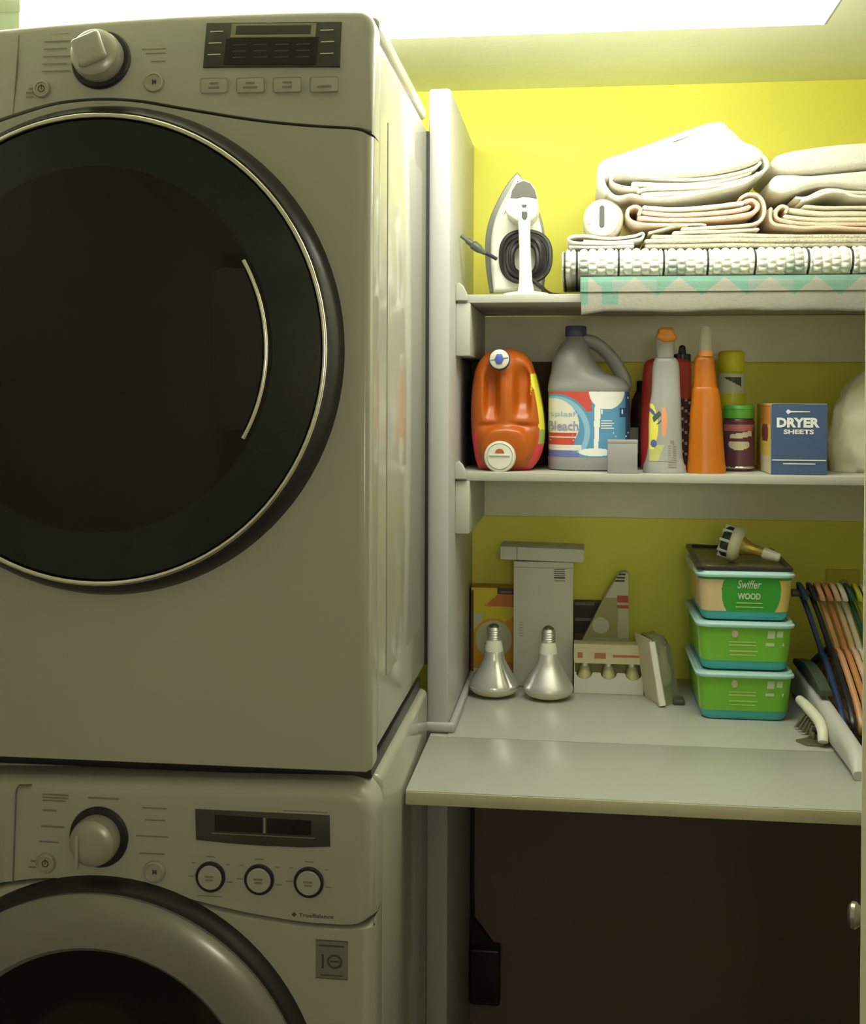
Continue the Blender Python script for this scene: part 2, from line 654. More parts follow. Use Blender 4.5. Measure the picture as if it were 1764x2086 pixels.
for (a, b), lines in zip(((-.4888, -.4526), (-.4409, -.4036), (-.3920, -.3550), (-.3434, -.3061)), ((2, .9), (2, 1.2), (2, .8), (1, 1.2))):
    bm = NB()
    zc = 1.8868 + (a + .4888) * -.018
    yy = pf(0, zc).y
    slab(bm, rrect(a, b, zc - .0098, zc + .0098, .003, 3), yy - .0012, yy + .004, .001, seg=2)
    for f_ in bm.faces:
        f_.material_index = 0
    bt = part('push_button', bm, panelpl, t)
    bm = NB()
    o1, o2 = rrect(a, b, zc - .0098, zc + .0098, .003, 3), rrect(a + .0008, b - .0008, zc - .009, zc + .009, .0025, 3)
    for k in range(len(o1)):
        q = (k + 1) % len(o1)
        mkface(bm, [bm.verts.new((p[0], yy - .0015, p[1])) for p in (o1[k], o1[q], o2[q], o2[k])])
    bmesh.ops.remove_doubles(bm, verts=bm.verts, dist=1e-6)
    part('button_outline', bm, greyprint, bt, flat=True)
    cx = (a + b) / 2
    rows = [(cx - .008 * lines[1], cx + .008 * lines[1], zc - .0045, zc - .0015)]
    if lines[0] == 2:
        rows.append((cx - .006, cx + .006, zc + .0015, zc + .0042))
    dashes(rows, lambda x, z, y_=yy: Vector((x, y_ - .0016, z)), greyprint, bt, 'print')
rows = []
for i, z in enumerate((1.9655, 1.955, 1.9445, 1.934, 1.9235, 1.9135)):
    rows.append((-.708, -.675 + .006 * (i % 2), z - .0009, z + .0009))
for z, a in ((1.963, -.566), (1.945, -.548), (1.9395, -.572), (1.9335, -.566), (1.9225, -.558)):
    rows.append((a, -.5385, z - .0009, z + .0009))
rows += [(-.728, -.717, 1.8835, 1.886), (-.725, -.718, 1.889, 1.892), (-.728, -.717, 1.8785, 1.8800)]
dashes(rows, fnpanel(1.885, up=.0005), greyprint, t)
bm = NB()
slab(bm, [(-.7462, 1.857), (-.7452, 1.857), (-.7432, 1.965), (-.7442, 1.965)], 1.4905, 1.512)
for v in bm.verts:
    v.co.y += max(0, v.co.z - 1.885) * .16 - .002
part('panel_groove', bm, greyprint, t)
# door
DCX, DCZ = -.619, 1.5427
bm = NB()
circ_panel(bm, DCX, DCZ, [(.322, 1.489), (.3195, 1.480), (.3145, 1.468), (.308, 1.461), (.3015, 1.460), (.300, 1.464), (.300, 1.489)], 96)
dr = part('door_rim', bm, black, t)
bm = NB()
tube(bm, [Vector((DCX + .3025 * math.cos(2 * PI * k / 96), 1.4592, DCZ + .3025 * math.sin(2 * PI * k / 96))) for k in range(96)], .0034, 10, closed=True)
part('chrome_ring', bm, chrome, dr)
bm = NB()
circ_panel(bm, DCX, DCZ, [(.3005, 1.478), (.3005, 1.464), (.297, 1.4605), (.262, 1.4565), (.236, 1.454)], 96)
part('door_ring', bm, dannul, t)
bm = NB()
circ_panel(bm, DCX, DCZ, [(.236, 1.470), (.236, 1.4538), (.20, 1.4515), (.12, 1.4485), (.05, 1.4475), (.001, 1.4474)], 96)
gl = part('door_glass', bm, dglass, t)
bm = NB()
pth = [Vector((DCX + .2285 * math.cos(R(a)), 1.4515, DCZ + .2285 * math.sin(R(a)))) for a in [-29.5 + 59 * k / 40 for k in range(41)]]
tube(bm, pth, .0032, 10)
part('door_handle', bm, chrome, gl)
bm = NB()
lens = [(DCX + .2245 * math.cos(R(a)), DCZ + .2245 * math.sin(R(a))) for a in [-27 + 54 * k / 24 for k in range(25)]]
lens += [(DCX + .178 + .022 * math.cos(R(a)), DCZ + .085 + .02 * math.sin(R(a))) for a in (60, 100, 140, 180)]
lens += [(DCX + .178 + .022 * math.cos(R(a)), DCZ - .085 + .02 * math.sin(R(a))) for a in (180, 220, 260, 300)]
slab(bm, lens, 1.4490, 1.4545, .001, seg=2)
part('handle_recess', bm, blackm, gl)

# ---- washer
WX1 = -.2555
t = thing('clothes_washer', 'white front-loading washer with round glass door, below the dryer', 'washer', (-.61, 1.75, 0))
WZ1 = .984
bm = NB()
box(bm, (DX0, 1.545, .03), (WX1, 2.028, WZ1 - .004), .012, 4)
part('cabinet', bm, enamel, t)
wseam = [(-.972, .752), (-.90, .776), (-.83, .803), (-.765, .8256), (-.7457, .830), (-.70, .837), (-.6277, .8385), (-.56, .832), (-.4931, .8177), (-.43, .807), (-.3613, .7995), (-.32, .798), (-.2835, .7990), (-.268, .803), (WX1, .812)]
sp = [(p.x, p.y) for p in smooth_path([(a, b, 0) for a, b in wseam], 4)]
bm = NB()
slab(bm, [(DX0, .03), (WX1, .03)] + [(x, z - .0012) for x, z in sp[::-1]], 1.489, 1.548, .022, seg=6, iz=lambda p: .12)
part('front_panel', bm, enamel, t)
wtop = [(WX1, .945), (WX1 - .003, .960), (WX1 - .012, .9735), (WX1 - .03, .981), (WX1 - .06, .982), (-.45, .979), (-.62, .975), (-.80, .970), (DX0, .964)]
tp = [(p.x, p.y) for p in smooth_path([(a, b, 0) for a, b in wtop], 4)]
bm = NB()
slab(bm, [(x, z + .0012) for x, z in sp] + tp, 1.489, 1.55, .022, seg=6, iz=lambda p: 1 if p.y > .93 else .1)
part('control_panel', bm, panelpl, t)
bm = NB()
box(bm, (DX0 + .004, 1.53, WZ1 - .006), (WX1 - .012, 2.02, DZ0 - .0002), .002)
part('stacking_bracket', bm, black, t)
bm = NB()
slab(bm, [(-.7462, .833), (-.7450, .833), (-.7405, .957), (-.7375, .9615), (-.7215, .9625), (-.7215, .9637), (-.7385, .9627), (-.7418, .957)], 1.4862, 1.495)
part('drawer_gap', bm, greyprint, t)
py_ = 1.4885
add_dial(t, -.6256, .8995, py_, .0395, .0300, 0, wedge=False)
bm = NB()
box(bm, (-.644, 1.452, .868), (-.640, 1.4575, .912), .0015)
part('dial_pointer', bm, panelpl, t)
add_button(t, -.6994, .8608, py_, .0135, 0, 'power')
add_button(t, -.5493, .8575, py_, .0148, 0, 'play')
for x in (-.4732, -.4078, -.3419):
    M = axisM((x, py_, .8546), (0, -1, 0))
    bm = NB()
    lathe(bm, [(.0198, -.003), (.0198, .003), (.0188, .0042), (.0165, .0042), (.0158, .002)], M, 40)
    rg = part('selector_ring', bm, black, t)
    bm = NB()
    lathe(bm, [(.0160, -.002), (.0160, .0045), (.0148, .0058), (.0005, .0062)], M, 40)
    sb = part('selector_button', bm, panelpl, rg)
    dashes([(x - .006, x + .006, .8555, .858), (x - .005, x + .005, .851, .8535)], lambda a, z: Vector((a, py_ - .0068, z)), greyprint, rg)
bm = NB()
dpts = [(-.4925, .9025), (-.45, .9003), (-.40, .8992), (-.35, .8998), (-.3141, .9025), (-.3149, .9425), (-.4940, .9425)]
slab(bm, dpts, 1.4855, 1.493, .0012, seg=2)
dsp = part('display', bm, dispm, t)
bm = NB()
slab(bm, [(-.467, .9165), (-.4035, .9165), (-.4035, .9365), (-.467, .9375)], 1.4849, 1.487)
part('screen', bm, dispwin, dsp)
bm = NB()
slab(bm, [(-.397, .9165), (-.3385, .9165), (-.3385, .9355), (-.397, .9362)], 1.4849, 1.487)
part('screen', bm, dispwin, dsp)
wf = lambda x, z: Vector((x, 1.4846, z))
dashes([(-.4018, -.3988, .9165, .9365), (-.471, -.333, .9128, .9138)], wf, dispglow, dsp, 'mark')
wf2 = lambda x, z: Vector((x, 1.4884, z))
rows = [(-.7045, -.668, .9515, .9535), (-.7045, -.668, .9475, .9495), (-.7045, -.672, .9435, .9455), (-.7045, -.685, .9300, .9325), (-.7065, -.674, .9085, .9110), (-.7085, -.682, .8880, .8900),
        (-.641, -.598, .9495, .9520), (-.566, -.533, .9400, .9420), (-.563, -.535, .9240, .9260), (-.575, -.531, .9025, .9045), (-.570, -.536, .8795, .8815),
        (-.377, -.317, .9455, .9466), (-.721, -.714, .8610, .8640), (-.724, -.714, .8530, .8555)]
for x in (-.4732, -.4078, -.3419):
    rows += [(x - .006, x + .006, .8800, .8815), (x - .026, x - .021, .871, .8722), (x + .021, x + .026, .871, .8722), (x + .022, x + .030, .848, .8495), (x - .030, x - .022, .853, .8545)]
rows.append((-.491, -.458, .8280, .8295))
dashes(rows, wf2, greyprint, t)
# brand mark and motor badge
uv = lambda u, v: Vector((u, 1.4882, v))
words('TrueBalance', uv, -.3555, -.3095, .8085, .8135, darkprint, t, bold=.01)
bm = NB()
lathe(bm, [(.0032, 0), (.0032, .0006), (.0002, .0006)], axisM((-.3615, 1.4887, .811), (0, -1, 0)), 4)
part('emblem', bm, darkprint, t)
bm = NB()
slab(bm, [(-.3325, .7305), (-.2905, .7305), (-.2905, .7805), (-.3325, .7805)], 1.4876, 1.4895)
bd = part('motor_badge', bm, mat('badge_film', (.19, .18, .15), .4, vary=.05), t, label='grey motor badge')
uv2 = lambda u, v: Vector((u, 1.4872, v))
dashes([(-.3245, -.3218, .7440, .7625)], uv2, darkprint, bd, 'numeral')
bm = NB()
o1, o2 = ell(-.3075, .7533, .0102, .0095, 32), ell(-.3075, .7533, .0072, .0066, 32)
for k in range(32):
    q = (k + 1) % 32
    mkface(bm, [bm.verts.new((p[0], 1.4872, p[1])) for p in (o1[k], o1[q], o2[q], o2[k])])
box(bm, (-.3135, 1.4871, .7522), (-.3015, 1.4873, .7546))
part('numeral', bm, darkprint, bd, flat=True, kind='stuff')
dashes([(-.328, -.295, .7722, .7745), (-.3325, -.2905, .7795, .7805), (-.3325, -.2905, .7305, .7315), (-.326, -.297, .7345, .7360)], uv2, darkprint, bd)
# door
WCX, WCZ = -.6205, .546
bm = NB()
circ_panel(bm, WCX, WCZ, [(.302, 1.489), (.2985, 1.478), (.292, 1.470), (.287, 1.469)], 96)
part('door_rim', bm, black, t)
bm = NB()
circ_panel(bm, WCX, WCZ, [(.2875, 1.476), (.2872, 1.464), (.278, 1.456), (.25, 1.4505), (.222, 1.452), (.216, 1.458)], 96)
part('door_ring', bm, mat('silver_door', (.27, .262, .235), .22, metal=.25, vary=.04), t)
bm = NB()
circ_panel(bm, WCX, WCZ, [(.2165, 1.480), (.2165, 1.459), (.19, 1.468), (.12, 1.478), (.001, 1.482)], 96)
part('door_glass', bm, dglass, t)

# box on top of the dryer, far left
t = thing('storage_box', 'pale grey-green box standing on the left of the dryer top', 'box', (-.88, 1.64, 1.984))
bm = NB()
box(bm, (-.958, 1.602, 1.9866), (-.7925, 1.678, 2.040), .002)
part('body', bm, mat('greygreen_card', (.40, .47, .33), .6, vary=.04), t)
bm = NB()
box(bm, (-.960, 1.600, 2.030), (-.7905, 1.680, 2.054), .003)
part('lid', bm, mat('greygreen_card', (.42, .50, .36)), t)
# ------------------------------------------------------------------ right edge: folding door, wall cover, box below
bm = NB()
ang = math.atan2(.2025, .57)
M = Matrix.Translation((.2985, 1.28, 0)) @ Matrix.Rotation(-ang, 4, 'Z')
box(bm, (0, 0, .02), (.030, .60, 2.03), .003, M=M)
d1 = struct('door_1', bm, mat('door_paint', (.80, .78, .60), .45, vary=.02))
bm = NB()
lathe(bm, [(.006, -.002), (.006, .003), (.010, .005), (.0145, .010), (.0145, .014), (.010, .0175), (.0005, .018)],
      axisM(M @ Vector((-.0005, .050, .917)), M.to_3x3() @ Vector((-1, 0, 0))), 24)
part('knob', bm, mat('brushed_nickel', (.42, .38, .32), .3, metal=.9, vary=.05), d1)

t = thing('outlet_cover', 'yellow painted square cover plate on the back wall behind the hangers', 'wall plate', (.542, YB, 1.05))
bm = NB()
slab(bm, rrect(.509, .576, 1.02, 1.136, .004, 3), YB - .006, YB, .002)
part('plate', bm, mat('yellow_plate', (.70, .60, .09), .4, vary=.03), t)
bm = NB()
for z in (1.05, 1.106):
    lathe(bm, [(.010, 0), (.010, .002), (.0005, .0025)], axisM((.5425, YB - .006, z), (0, -1, 0)), 20)
part('socket', bm, mat('yellow_plate_dark', (.45, .36, .08), .5, vary=.05), t, kind='stuff')

t = thing('adapter_box', 'black box with a dark cable hanging on the brown wall under the worktop', 'adapter box', (-.185, 2.47, .21))
bm = NB()
slab(bm, rrect(-.2185, -.155, .206, .326, .006, 3), 2.455, 2.493, .006, .002)
bx = part('case', bm, black, t)
bm = NB()
slab(bm, rrect(-.211, -.163, .216, .318, .006, 3), 2.4535, 2.457, .001, seg=2)
part('front_cover', bm, blackm, bx)
bm = NB()
tube(bm, smooth_path([(-.205, 2.475, .322), (-.208, 2.478, .36), (-.215, 2.482, .40), (-.2165, 2.484, .60), (-.214, 2.484, .86)], 8), .0045, 8)
part('cable', bm, blackm, t)
bm = NB()
slab(bm, [(-.2175, .326), (-.168, .326), (-.200, .368), (-.2165, .388)], 2.470, 2.486, .002)
part('flap', bm, blackm, t)

# ------------------------------------------------------------------ clothes hangers on a rod
t = thing('clothes_rod', 'short white rod carrying the plastic hangers at the right', 'rod', (.58, 2.29, 1.12))
RY, RZ = 2.29, 1.118
bm = NB()
tube(bm, [(.404, RY, RZ), (XR - .004, RY, RZ)], .0075, 16)
part('rod', bm, mat('rod_brown', (.10, .075, .04), .4, vary=.1), t)
bm = NB()
lathe(bm, [(.022, 0), (.022, .004), (.012, .010), (.012, .014)], axisM((XR, RY, RZ), (-1, 0, 0)), 24)
part('flange', bm, whitep, t)
HC = [('navy', (.030, .055, .13)), ('black', (.02, .022, .022)), ('peach', (.62, .33, .16)), ('orange', (.55, .24, .09)), ('cream', (.66, .46, .28)),
      ('white', (.66, .64, .52)), ('bottle_green', (.02, .10, .06)), ('lime', (.50, .55, .03)), ('ivory', (.70, .66, .48)), ('charcoal', (.03, .025, .025))]
HL = ['navy blue plastic hanger, first on the rod beside the tubs', 'black plastic hanger between the navy and peach hangers',
      'peach plastic hanger right of the black one', 'orange plastic hanger in the middle of the row', 'cream pink plastic hanger right of the orange one', 'white plastic hanger left of the bottle green one',
      'dark bottle green plastic hanger', 'lime yellow-green plastic hanger', 'ivory plastic hanger right of the lime one', 'charcoal plastic hanger at the right end of the rod']
HX = [.4620 + .0137 * k for k in range(10)]
for i, (x, (cn, cc)) in enumerate(zip(HX, HC)):
    t = thing('clothes_hanger', HL[i], 'hanger', (x, RY, 1.0), 'plastic hangers on the rod')
    m_ = mat('hanger_' + cn, cc, .35, vary=.06, vscale=20)
    dx = .003 * math.sin(i * 2.1)
    dz = -.012 if i == 0 else .001 * math.cos(i * 1.7)
    tr = .0058
    lean = .33
    zk = RZ - .105 + dz
    pts = []
    rr = .0185
    for k in range(13):
        a = R(205 - 235 * k / 12)          # from the open tip over the rod
        pts.append((x + dx * .2, RY - rr * math.cos(a) * -1, RZ - .0005 + .0 + rr * math.sin(a) - .0035))
    pts = [(x, RY + rr * math.cos(R(200 - 245 * k / 12)), RZ - .003 + rr * math.sin(R(200 - 245 * k / 12))) for k in range(13)]
    pts += [(x, RY + .004, RZ - .034), (x, RY, RZ - .055), (x, RY, RZ - .105 + dz)]
    bm = NB()
    tube(bm, smooth_path(pts, 3), tr * .95, 8)
    for v in bm.verts:
        v.co.x -= max(0, v.co.z - zk) * lean
    part('hook', bm, m_, t)
    zn = RZ - .105 + dz
    bm = NB()
    hl = .186
    sh = [(x, RY - .004, zn), (x, RY - .03, zn - .006), (x, RY - .09, zn - .031), (x, RY - .15, zn - .060), (x, RY - hl, zn - .086), (x, RY - hl - .004, zn - .098), (x, RY - hl + .008, zn - .105), (x, RY - .1, zn - .105), (x, RY + .1, zn - .105), (x, RY + hl - .008, zn - .105),
          (x, RY + hl + .004, zn - .098), (x, RY + hl, zn - .086), (x, RY + .15, zn - .060), (x, RY + .09, zn - .031), (x, RY + .03, zn - .006), (x, RY + .004, zn)]
    tube(bm, smooth_path(sh, 4), tr, 8)
    for v in bm.verts:
        v.co.x -= max(0, v.co.z - zk) * lean
    part('frame', bm, m_, t)
    bm = NB()
    lathe(bm, [(.0045, -.020), (.0058, -.014), (.0058, .006), (.0050, .020)], Matrix.Translation((x, RY, zn + .006)), 12)
    for v in bm.verts:
        v.co.x -= max(0, v.co.z - zk) * lean
    part('collar', bm, m_, t)

# ------------------------------------------------------------------ white rail and clamp tool on the worktop's right edge
t = thing('side_rail', 'long white rounded rail lying along the right edge of the worktop', 'rail', (.434, 2.15, .9))
bm = NB()
rings = []
for k in range(25):
    y = 1.86 + .55 * k / 24
    h = .040 + .022 * min(1, max(0, (y - 1.86) / .42))
    e = min(1, .35 + min(y - 1.86, 2.41 - y) / .05)
    h *= min(1, e)
    rings.append([(p[0], y, .9003 + p[1]) for p in rrect(.4215, .4495, 0, h, min(.0135, h * .45), 5)])
loft(bm, rings)
part('body', bm, mat('white_rail', (.52, .52, .49), .4, vary=.03), t)
bm = NB()
rings = []
for k in range(13):
    y = 2.13 + .26 * k / 12
    rings.append([(p[0], y, .9625 + p[1]) for p in rrect(.425, .446, 0, .022 * math.sin(PI * (k + 1.2) / 14.4) + .004, .0018, 3)])
loft(bm, rings)
part('rail_gap_shade', bm, mat('gap_dark_green', (.05, .07, .045), .8, bump=.3, bscale=300, vary=.2), t)  # dark strip standing in for the shaded gap beside the rail

t = thing('clamp_tool', 'white curved-handled tool with metal jaws beside the lowest green tub', 'hand tool', (.405, 2.08, .9))
bm = NB()
tube(bm, smooth_path([(.4005, 2.182, .9420), (.403, 2.140, .9425), (.4085, 2.095, .9385), (.412, 2.065, .9335), (.4125, 2.042, .9235), (.411, 2.03, .9095)], 6), [.008, .0092, .0095, .0095, .009, .0085], 12)
part('handle', bm, mat('tool_ivory', (.72, .70, .56), .35, vary=.04), t)
steel = mat('dull_steel', (.30, .28, .20), .35, metal=.8, vary=.15, vscale=40)
bm = NB()
slab(bm, [(.372, 2.06), (.386, 2.035), (.4125, 2.035), (.4125, 2.06), (.398, 2.075)], 0, .004, .001, M=Matrix(((1, 0, 0, 0), (0, 0, 1, 0), (0, 1, 0, .9004), (0, 0, 0, 1))))
part('base_plate', bm, steel, t)
for k in range(5):
    bm = NB()
    y = 2.07 + .016 * k
    slab(bm, [(.3945 - .003 * k, .9045), (.408, .9045), (.408, .922 + .0015 * k), (.401, .926 + .001 * k)], y, y + .004, .0008, seg=1)
    part('jaw_plate', bm, steel, t)
bm = NB()
box(bm, (.3995, 2.062, .9045), (.4045, 2.150, .917), .001)
part('jaw_spine', bm, steel, t)
bm = NB()
lathe(bm, [(.004, -.011), (.006, -.010), (.006, .010), (.004, .011)], axisM((.412, 2.068, .918), (1, 0, 0)), 14)
part('pivot', bm, blackm, t)

# ------------------------------------------------------------------ top shelf
S1 = 1.672
greym = mat('iron_grey', (.10, .10, .095), .3, vary=.1)
ironw = mat('iron_white', (.80, .81, .72), .3, vary=.02)
t = thing('steam_iron', 'white and grey steam iron standing on its heel on the upper shelf', 'iron', (-.11, 2.22, S1))
V = lambda pts, y: [(at(a, b, y).x, max(at(a, b, y).z, S1 + .0003)) for a, b in pts]
sole = [(998, 597), (990, 545), (989, 490), (996, 452), (1010, 418), (1030, 381), (1050, 356), (1058, 356), (1078, 388), (1096, 425), (1109, 472), (1112, 530), (1107, 597)]
so = smooth_path([(*p, 0) for p in sole], 4)
bm = NB()
slab(bm, V([(p.x, p.y) for p in so], 2.262), 2.255, 2.268, .002, .001)
part('soleplate', bm, mat('sole_grey', (.20, .20, .18), .35, metal=.3, vary=.08), t)
body = [(1006, 597), (1001, 545), (1001, 492), (1007, 456), (1019, 424), (1036, 392), (1051, 364), (1060, 362), (1076, 392), (1092, 428), (1104, 472), (1107, 530), (1102, 597)]
so = smooth_path([(*p, 0) for p in body], 4)
bm = NB()
slab(bm, V([(p.x, p.y) for p in so], 2.25), 2.225, 2.2545, .014, seg=5)
part('body', bm, ironw, t)
head = [(1030, 432), (1035, 405), (1044, 384), (1056, 370), (1068, 366), (1080, 371), (1090, 385), (1095, 405), (1096, 432), (1088, 446), (1076, 454), (1058, 454), (1042, 446)]
so = smooth_path([(*p, 0) for p in head], 4, closed=True)
bm = NB()
slab(bm, V([(p.x, p.y) for p in so], 2.18), 2.172, 2.228, .010, seg=5)
hd = part('handle_head', bm, ironw, t)
tank = [(1040, 403), (1043, 388), (1052, 374), (1066, 368), (1080, 373), (1090, 388), (1094, 404), (1080, 402), (1066, 401), (1052, 404)]
bm = NB()
slab(bm, V(tank, 2.171), 2.1705, 2.174, .0005, seg=1)
part('tank_window', bm, mat('tank_grey', (.14, .14, .13), .2, vary=.15), hd)
bm = NB()
slab(bm, V([(1063, 431), (1074, 431), (1074, 442), (1071, 447), (1066, 447), (1063, 442)], 2.171), 2.1695, 2.174, .0008, seg=1)
slab(bm, V([(1063, 417), (1073, 417), (1072, 422), (1064, 422)], 2.171), 2.1705, 2.174)
part('steam_button', bm, greym, hd, kind='stuff')
hx = at(1069, 500, 2.18).x
bm = NB()
rings = []
for z, rx, ry, yy in ((S1 + .0005, .017, .013, 2.187), (S1 + .02, .0135, .011, 2.185), (1.70, .0122, .0105, 2.183), (1.76, .0105, .0105, 2.182), (1.80, .0110, .011, 2.183), (1.83, .014, .012, 2.185), (1.845, .017, .012, 2.187)):
    rings.append(superell(hx + (1.76 - z) * .03, yy, z, rx, ry, 2.8, 24))
loft(bm, rings)
part('handle', bm, ironw, t)
bm = NB()
lathe(bm, [(.046, 0), (.0465, .003), (.040, .007), (.020, .010), (.001, .011)], Matrix.Translation((hx + .002, 2.205, S1 + .0003)) @ Matrix.Scale(.86, 4, (0, 1, 0)), 36)
part('heel', bm, ironw, t)
cordm = mat('cord_black', (.022, .022, .020), .5, vary=.2, vscale=60)
bm = NB()
for k in range(6):
    cx, cz = hx + .001 * math.sin(k * 2), 1.745 + .004 * math.cos(k * 1.7)
    rx, rz = .046 - .0045 * k, .047 - .0035 * k
    p = [Vector((cx + rx * math.copysign(abs(math.cos(a)) ** .8, math.cos(a)), 2.2175 - .003 * k + .006 * math.sin(a * 2 + k), cz + rz * math.copysign(abs(math.sin(a)) ** .8, math.sin(a)))) for a in [2 * PI * q / 40 for q in range(40)]]
    tube(bm, p, .0046, 7, closed=True)
cd = part('cord', bm, cordm, t, kind='stuff')
bm = NB()
a, b, c_ = at(1012, 528, 2.205), at(985, 514, 2.195), at(944, 484, 2.19)
tube(bm, [a, a.lerp(b, .5) + Vector((0, 0, .001)), b], .0035, 8)
part('lead', bm, cordm, cd)
d = (c_ - b).normalized()
M = axisM(b, d)
bm = NB()
lathe(bm, [(.0035, -.004), (.0055, .004), (.0078, .010), (.0086, .018), (.0086, .024), (.006, .027), (.0062, .036), (.0035, .040), (.0035, .052), (.0005, .053)], M, 12)
part('plug', bm, greym, cd)
bm = NB()
tube(bm, smooth_path([(hx + .012, 2.2, 1.705), (hx + .03, 2.205, 1.690), (hx + .048, 2.215, S1 + .006), (hx + .085, 2.235, S1 + .0045), (.0, 2.24, S1 + .0045)], 6), .004, 8)
part('lead', bm, cordm, cd)
t = thing('dark_tray', 'flat dark strip lying on the upper shelf behind the iron', 'tray', (-.02, 2.36, S1))
bm = NB()
box(bm, (-.085, 2.33, S1 + .0003), (.03, 2.43, S1 + .016), .003)
part('tray', bm, mat('dark_grey_tray', (.05, .048, .04), .5, vary=.15), t)

# ---- quilted cover hanging over the shelf front
quilt = mat('quilt_cloth', (.26, .255, .22), .85, bump=.25, bscale=140, vary=.05, vscale=14)
teal = mat('quilt_teal', (.13, .25, .20), .85, bump=.25, bscale=140, vary=.12, vscale=20)
tealp = mat('quilt_pale_teal', (.19, .25, .22), .85, bump=.25, bscale=140, vary=.1, vscale=20)
cloth_w = mat('towel_white', (.84, .82, .74), .95, bump=.55, bscale=420, vary=.03, vscale=12)
cloth_p = mat('towel_peach', (.76, .60, .47), .95, bump=.5, bscale=420, vary=.05, vscale=12)
cloth_c = mat('towel_cream', (.74, .68, .54), .95, bump=.5, bscale=420, vary=.05, vscale=12)
t = thing('quilt', 'white quilt with a teal triangle border hanging over the upper shelf edge', 'quilt', (.28, 2.2, S1))
prof = [(2.46, S1 + .0005), (2.46, S1 + .026), (2.16, S1 + .029), (2.135, S1 + .030), (2.122, S1 + .026), (2.116, S1 + .016), (2.115, S1 - .012), (2.117, S1 - .031), (2.124, S1 - .033), (2.1335, S1 - .020), (2.1345, S1 - .0016), (2.1365, S1 + .0006)]
pp = smooth_path([(0, *p) for p in prof], 9, closed=True)
bm = NB()
rings = []
NX = 420
for i in range(NX + 1):
    x = .004 + (.64 - .004) * i / NX
    ring = []
    for p in pp:
        y, z = p.y, p.z
        f = max(0, (S1 - z) / .033)
        if y < 2.15:
            y -= .0022 * (1 + noise.noise(Vector((x * 14, 0, 1)))) * (1 if z < S1 + .02 else .3)
        z -= f * .004 * noise.noise(Vector((x * 9, 2, 0)))
        if i < 28 and z < S1:
            z -= .006 * (1 - i / 28) * f
        ring.append(Vector((x + (.004 * f if i == 0 else 0), y, z)))
    rings.append(ring)
loft(bm, rings)
for f in bm.faces:
    c_ = f.calc_center_median()
    if c_.y < 2.14 and S1 - .032 < c_.z < S1 + .03:
        v = (S1 + .027 - c_.z) / .036
        q = (c_.x + .018) / .078 % 1
        tri = abs(q - .5) * 2
        if v < tri * .95 and v < .95:
            f.material_index = 1 if (int((c_.x + .018) / .078) % 3 != 1) or v < .15 else 2
        elif c_.x < .07 and v > tri * .95 and v < 1.35 and abs(c_.x - .03) > .012:
            f.material_index = 1
part('cloth', bm, [quilt, teal, tealp], t, angle=60)

# ---- chunky loop rug folded on it
loopw = mat('rug_white', (.80, .80, .74), .9, bump=.3, bscale=300, vary=.05)
loopd = mat('rug_dark', (.05, .055, .06), .9, bump=.3, bscale=300, vary=.1)
loopg = mat('rug_grey', (.52, .55, .53), .9, bump=.3, bscale=300, vary=.05)
t = thing('rug', 'chunky white and grey loop rug with thin dark stripes, folded on the quilt', 'rug', (.28, 2.2, S1 + .03))
bm = NB()
RX0, RX1 = -.029, .64
ncol = 43
npc = 12
NX = ncol * npc
def rug_prof(s):
    """profile from the back top over the rounded front to the back bottom"""
    zb, zt = S1 + .0306, S1 + .079
    zm, hr = (zb + zt) / 2, (zt - zb) / 2
    if s < .25:
        return Vector((0, 2.44 - (2.44 - 2.146) * s / .25, zt)), Vector((0, 0, 1))
    if s < .75:
        a = PI / 2 + (s - .25) / .5 * PI
        return Vector((0, 2.146 + .030 * math.cos(a), zm + hr * math.sin(a))), Vector((0, math.cos(a), math.sin(a)))
    return Vector((0, 2.146 + (2.44 - 2.146) * (s - .75) / .25, zb)), Vector((0, 0, -1))
ss = [k / 3 * .25 for k in range(3)] + [.25 + .5 * k / 42 for k in range(43)] + [.75 + .25 * k / 3 for k in range(1, 4)]
XD = [at(q, 530, 2.12).x for q in (1150, 1175, 1261, 1353, 1443, 1540, 1648, 1738)]
grid = []
for i in range(NX + 1):
    x = RX0 + (RX1 - RX0) * i / NX
    c_ = i / npc
    col = []
    zoff = 0
    for s in ss:
        p, n_ = rug_prof(s)
        ph = .5 if int(c_) % 2 else 0
        rows = (s - .25) / .5 * 6.0 + ph
        b = (abs(math.sin(PI * c_)) ** .55) * (abs(math.sin(PI * rows)) ** .5) if .2 < s < .8 else .3
        dd = min(abs(x - q) for q in XD)
        am = .0056 * min(1, max(.05, dd / .0035 - .25))
        dz = .003 * noise.noise(Vector((x * 7, 0, 3))) if n_.z > -.4 else 0
        if n_.z < -.93:
            am *= .15
        q = p + n_ * (am * b - .004 * (1 if n_.z > -.93 else 0))
        col.append(Vector((x, q.y, q.z + dz)))
    grid.append(col)
vv = [[bm.verts.new(p) for p in col] for col in grid]
for i in range(NX):
    ci = i // npc
    xm = RX0 + (RX1 - RX0) * (i + .5) / NX
    mi = 1 if min(abs(xm - q) for q in XD) < .0021 else (2 if noise.noise(Vector((ci * .37, 5, 0))) > .18 else 0)
    for j in range(len(ss) - 1):
        mkface(bm, (vv[i][j], vv[i][j + 1], vv[i + 1][j + 1], vv[i + 1][j]), mi)
mkface(bm, vv[0])
mkface(bm, vv[-1][::-1])
bmesh.ops.recalc_face_normals(bm, faces=bm.faces)
part('pile', bm, [loopw, loopd, loopg], t, angle=80)

ZR = S1 + .081     # top of the rug


